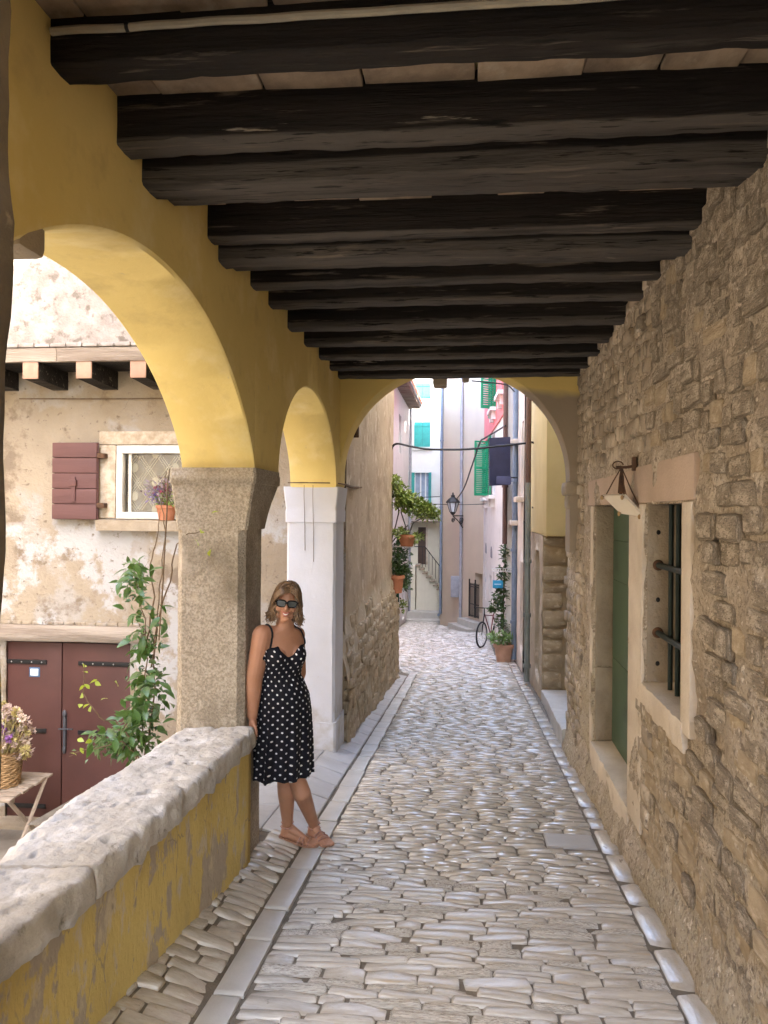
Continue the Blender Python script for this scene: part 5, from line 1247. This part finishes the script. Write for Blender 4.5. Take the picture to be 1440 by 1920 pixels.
# hair
hm = mat('blond_brown_hair', (.065,.038,.021), (.20,.118,.058), s=60, rough=.42, bump=.0, vary=.45, island=True, stretch=(1,1,.1), spec=.5)
h = MB(); rg = random.Random(2)
rs = []
for k in range(15):
    an = -.55+(math.pi/2+.55)*k/14; ring = []
    for j in range(28):
        th = 2*math.pi*j/28; y = math.cos(an)*math.sin(th); x = math.cos(an)*math.cos(th)
        ring.append(HP(x*.083, y*.093-.022, math.sin(an)*.108+.014))
    rs.append(ring)
h.rings(rs)
def strand(P, r0): 
    n = len(P); h.tube(P, [r0*(.75+.25*math.sin(math.pi*i/(n-1)))*(1 if i < n-2 else .45) for i in range(n)], 5)
for k in range(260):
    th = rg.uniform(R(28), R(332))+math.pi/2; side_ = math.cos(th); bk_ = math.sin(th)        # sides and back; th=90 deg is the face
    if math.sin(th) > .78: continue
    fl_ = rg.uniform(.82, 1.0); L = rg.uniform(.085, .145) if bk_ < .5 else rg.uniform(.07, .13); P = []
    x0, y0 = rg.uniform(-.02,.03), rg.uniform(-.03,.055)
    for i in range(12):
        t = i/11
        if t < .5:
            a = t/.5*math.pi/2; x = x0*(1-math.sin(a))+side_*.088*math.sin(a)*fl_; y = y0*(1-math.sin(a))+(bk_*.095*math.sin(a)*fl_-.014*math.sin(a)); z = .122*math.cos(a)*fl_+.01
        else:
            q = (t-.5)/.5; wv = (.006+.014*q)*math.sin(q*6+k*.7)
            out_ = 1+.06*q+.42*max(0, q-.62); x = side_*.088*fl_*out_+wv; y = bk_*.095*fl_*out_-.014-.008*q+wv*.5; z = .01-L*q
        P.append(HP(x, y, z))
    strand(P, rg.uniform(.0045, .009))
for k in range(46):       # fringe swept to the sides from the parting
    s_ = -1 if k % 3 else 1; x0 = .012+rg.uniform(-.012,.008); P = []; o = rg.uniform(0, .03)
    for i in range(10):
        t = i/9; a = t*math.pi/2
        x = x0+s_*(.086-(x0*s_))*math.sin(a); y = (.062+o*.4)*math.cos(a*.95)+.035*math.sin(2*a)*.9-.0*t; z = .112-.012*t-o-(.10+o)*t**2.3
        P.append(HP(x, y*1.0+.008, z))
    strand(P, rg.uniform(.004, .007))
h.build('hair', hm, w_, 'all')
# dress
dm = bpy.data.materials.new('black_polka_dot_cloth'); dm.use_nodes = True; nt = dm.node_tree; N = nt.nodes.new; L_ = nt.links.new
bs_ = nt.nodes['Principled BSDF']; bs_.inputs['Roughness'].default_value = .8; bs_.inputs['Specular IOR Level'].default_value = .2
uv = N('ShaderNodeUVMap'); 
def dots(off):
    ad = N('ShaderNodeVectorMath'); ad.operation = 'ADD'; ad.inputs[1].default_value = (off, off, 0); L_(uv.outputs[0], ad.inputs[0])
    fr_ = N('ShaderNodeVectorMath'); fr_.operation = 'FRACTION'; L_(ad.outputs[0], fr_.inputs[0])
    sb = N('ShaderNodeVectorMath'); sb.operation = 'SUBTRACT'; sb.inputs[1].default_value = (.5,.5,0); L_(fr_.outputs[0], sb.inputs[0])
    ln_ = N('ShaderNodeVectorMath'); ln_.operation = 'LENGTH'; L_(sb.outputs[0], ln_.inputs[0])
    lt = N('ShaderNodeMath'); lt.operation = 'LESS_THAN'; lt.inputs[1].default_value = .112; L_(ln_.outputs['Value'], lt.inputs[0]); return lt.outputs[0]
mx_ = N('ShaderNodeMath'); mx_.operation = 'MAXIMUM'; L_(dots(0), mx_.inputs[0]); L_(dots(.5), mx_.inputs[1])
mc = N('ShaderNodeMixRGB'); mc.inputs[1].default_value = (.006,.006,.010,1); mc.inputs[2].default_value = (.68,.66,.66,1); L_(mx_.outputs[0], mc.inputs[0]); L_(mc.outputs[0], bs_.inputs['Base Color'])
NA = 120; CELL = .049
DR_ = [(524,1205,4.255,.156,.096),(527,1226,4.26,.152,.106),(526,1245,4.265,.136,.100),(524,1265,4.272,.126,.097),(527,1282,4.285,.142,.112),(530,1300,4.30,.157,.128),(531,1330,4.325,.166,.138),(530,1370,4.35,.174,.146),(527,1420,4.38,.183,.156),(524,1470,4.40,.192,.166)]
def lerp_tab(py):
    for k in range(len(DR_)-1):
        if DR_[k][1] <= py <= DR_[k+1][1]:
            t = (py-DR_[k][1])/(DR_[k+1][1]-DR_[k][1]); return [DR_[k][i]+(DR_[k+1][i]-DR_[k][i])*t for i in range(5)]
    return list(DR_[-1])
rows = []; NV = 74
for i in range(NV+1):
    row = []
    for j in range(NA):
        th = 2*math.pi*j/NA         # 0 = her left, 90 deg = front
        d = (th-math.pi/2+math.pi) % (2*math.pi)-math.pi      # angle off the front
        top = 1224-24*math.exp(-((abs(d)-.62)/.33)**2)+5*math.exp(-(d/.14)**2)
        if abs(d) > 1.1: top = 1222+8*sm(1.1, 1.5, abs(d))
        py = top+(1450-top)*(i/NV)
        px, _, Y, a, dd = lerp_tab(py); c = at(px, py, Y)
        f = sm(1262, 1470, py); fold = (.013*math.cos(th*13+.8*math.sin(th*3))+.010*math.cos(th*7+2+py*.004)+.006*math.cos(th*23+py*.01))*f
        gather = .004*math.cos(th*30)*math.exp(-((py-1268)/16)**2)
        bust = .052*(math.exp(-((abs(d)-.60)/.40)**2))*math.exp(-((py-1230)/17)**2)+.012*math.exp(-(d/.8)**2)*math.exp(-((py-1300)/28)**2)
        rr = 1+0*f; P_ = c+(sid*math.cos(th)*(a+fold+gather)+fwd*math.sin(th)*(dd+fold+gather+bust))
        if i == NV: P_.z += .006*math.cos(th*9)
        # keep the cloth off the column
        P_.x = max(P_.x, -1.2)
        P_ = off_body(P_, .006, .008+.0016*i*i if i < 14 else 9)
        row.append((P_, top))
    rows.append(row)
for _ in range(4):
    for i in range(16):
        src = [rows[i][j][0].copy() for j in range(NA)]
        for j in range(NA): rows[i][j] = (src[j]*.5+(src[j-1]+src[(j+1) % NA])*.25, rows[i][j][1])
me = bpy.data.meshes.new('dress'); vs = [tuple(p[0]) for r_ in rows for p in r_]; fs = []
for i in range(NV):
    for j in range(NA): a = i*NA+j; bq = i*NA+(j+1) % NA; fs.append((a, bq, bq+NA, a+NA))
me.from_pydata(vs, [], fs); me.materials.append(dm); ul = me.uv_layers.new(name='UVMap'); k = 0
for i in range(NV):
    for j in range(NA):
        for (ii, jj) in ((i, j), (i, j+1), (i+1, j+1), (i+1, j)):
            circ = .92 if i > 22 else .92
            pz = rows[ii][jj % NA][0].z; ul.data[k].uv = (jj/NA*round(circ/CELL), (pz+3)/CELL*1.0); k += 1
me.polygons.foreach_set('use_smooth', [True]*len(me.polygons)); dr = link('dress', me, w_)
so_ = dr.modifiers.new('thick', 'SOLIDIFY'); so_.thickness = .004
for s_ in (-1, 1):
    jj = min(range(NA), key=lambda j: abs(((2*math.pi*j/NA-math.pi/2+math.pi) % (2*math.pi)-math.pi)+.62*s_))
    p0 = rows[1][jj][0]; p1 = at(526,1181,4.245)+sid*.082*s_+Z3*.05; p2 = p1-fwd*.10-Z3*.14; P_ = []
    for k in range(17):
        t = k/16; q = (p0.lerp(p1, t/.55)+fwd*.05*math.sin(math.pi*t/.55)*.5) if t < .55 else p1.lerp(p2, (t-.55)/.45)
        P_.append(off_body(q, .004, .004))
    MB().tube(P_, .0058, 6).build('strap', plain('black_strap', (.008,.008,.01), .8), dr, 'a')
# sandals
sol = plain('tan_sole', (.30,.16,.10), .6); stm = plain('rose_gold_leather', (.40,.20,.15), .35, .4); stud = plain('pale_stud', (.8,.72,.66), .25, .7)
for (heel, ball, toe, d, s2), ank in ((FR, ankR), (FL, ankL)):
    sd_t = thing('x', (0,0,0), None, None) if False else None
    rs = []
    for (t, wd) in ((-.035,.022),(-.02,.032),(.05,.031),(.11,.038),(.155,.041),(.195,.03),(.213,.012)):
        c = heel+d*t; zf = fz(c.x, c.y)+.003; rs.append([Vector((c.x,c.y,zf))+s2*wd, Vector((c.x,c.y,zf))-s2*wd, Vector((c.x,c.y,zf+.013))-s2*wd, Vector((c.x,c.y,zf+.013))+s2*wd])
    sn = MB().rings(rs).build('sandal', sol, w_, 'a')
    def hoop(c, ax, ay, ra, rb, n=20): return [c+ax*ra*math.cos(2*math.pi*i/n)+ay*rb*math.sin(2*math.pi*i/n) for i in range(n+1)]
    hoops = [(ank+Z3*.012, s2, d, .034, .034), (ank-Z3*.014, s2, d, .035, .038), (ball+Z3*.028-d*.01, s2, Z3, .043, .024), (ball+Z3*.024+d*.022, s2, Z3, .042, .020), (ball+Z3*.034-d*.042, s2, (Z3+d*.5).normalized(), .037, .030)]
    for hq in hoops:
        P_ = hoop(*hq); MB().tube(P_, .0048, 6, False).build('sandal_strap', stm, sn, 'a')
        mb = MB()
        for q in P_[::2]: mb.ell(q+(q-hq[0]).normalized()*.004, (.003,.003,.003), n=6, m=4)
        tag(mb.build('studs', stud, sn, 'a'), kind='stuff')
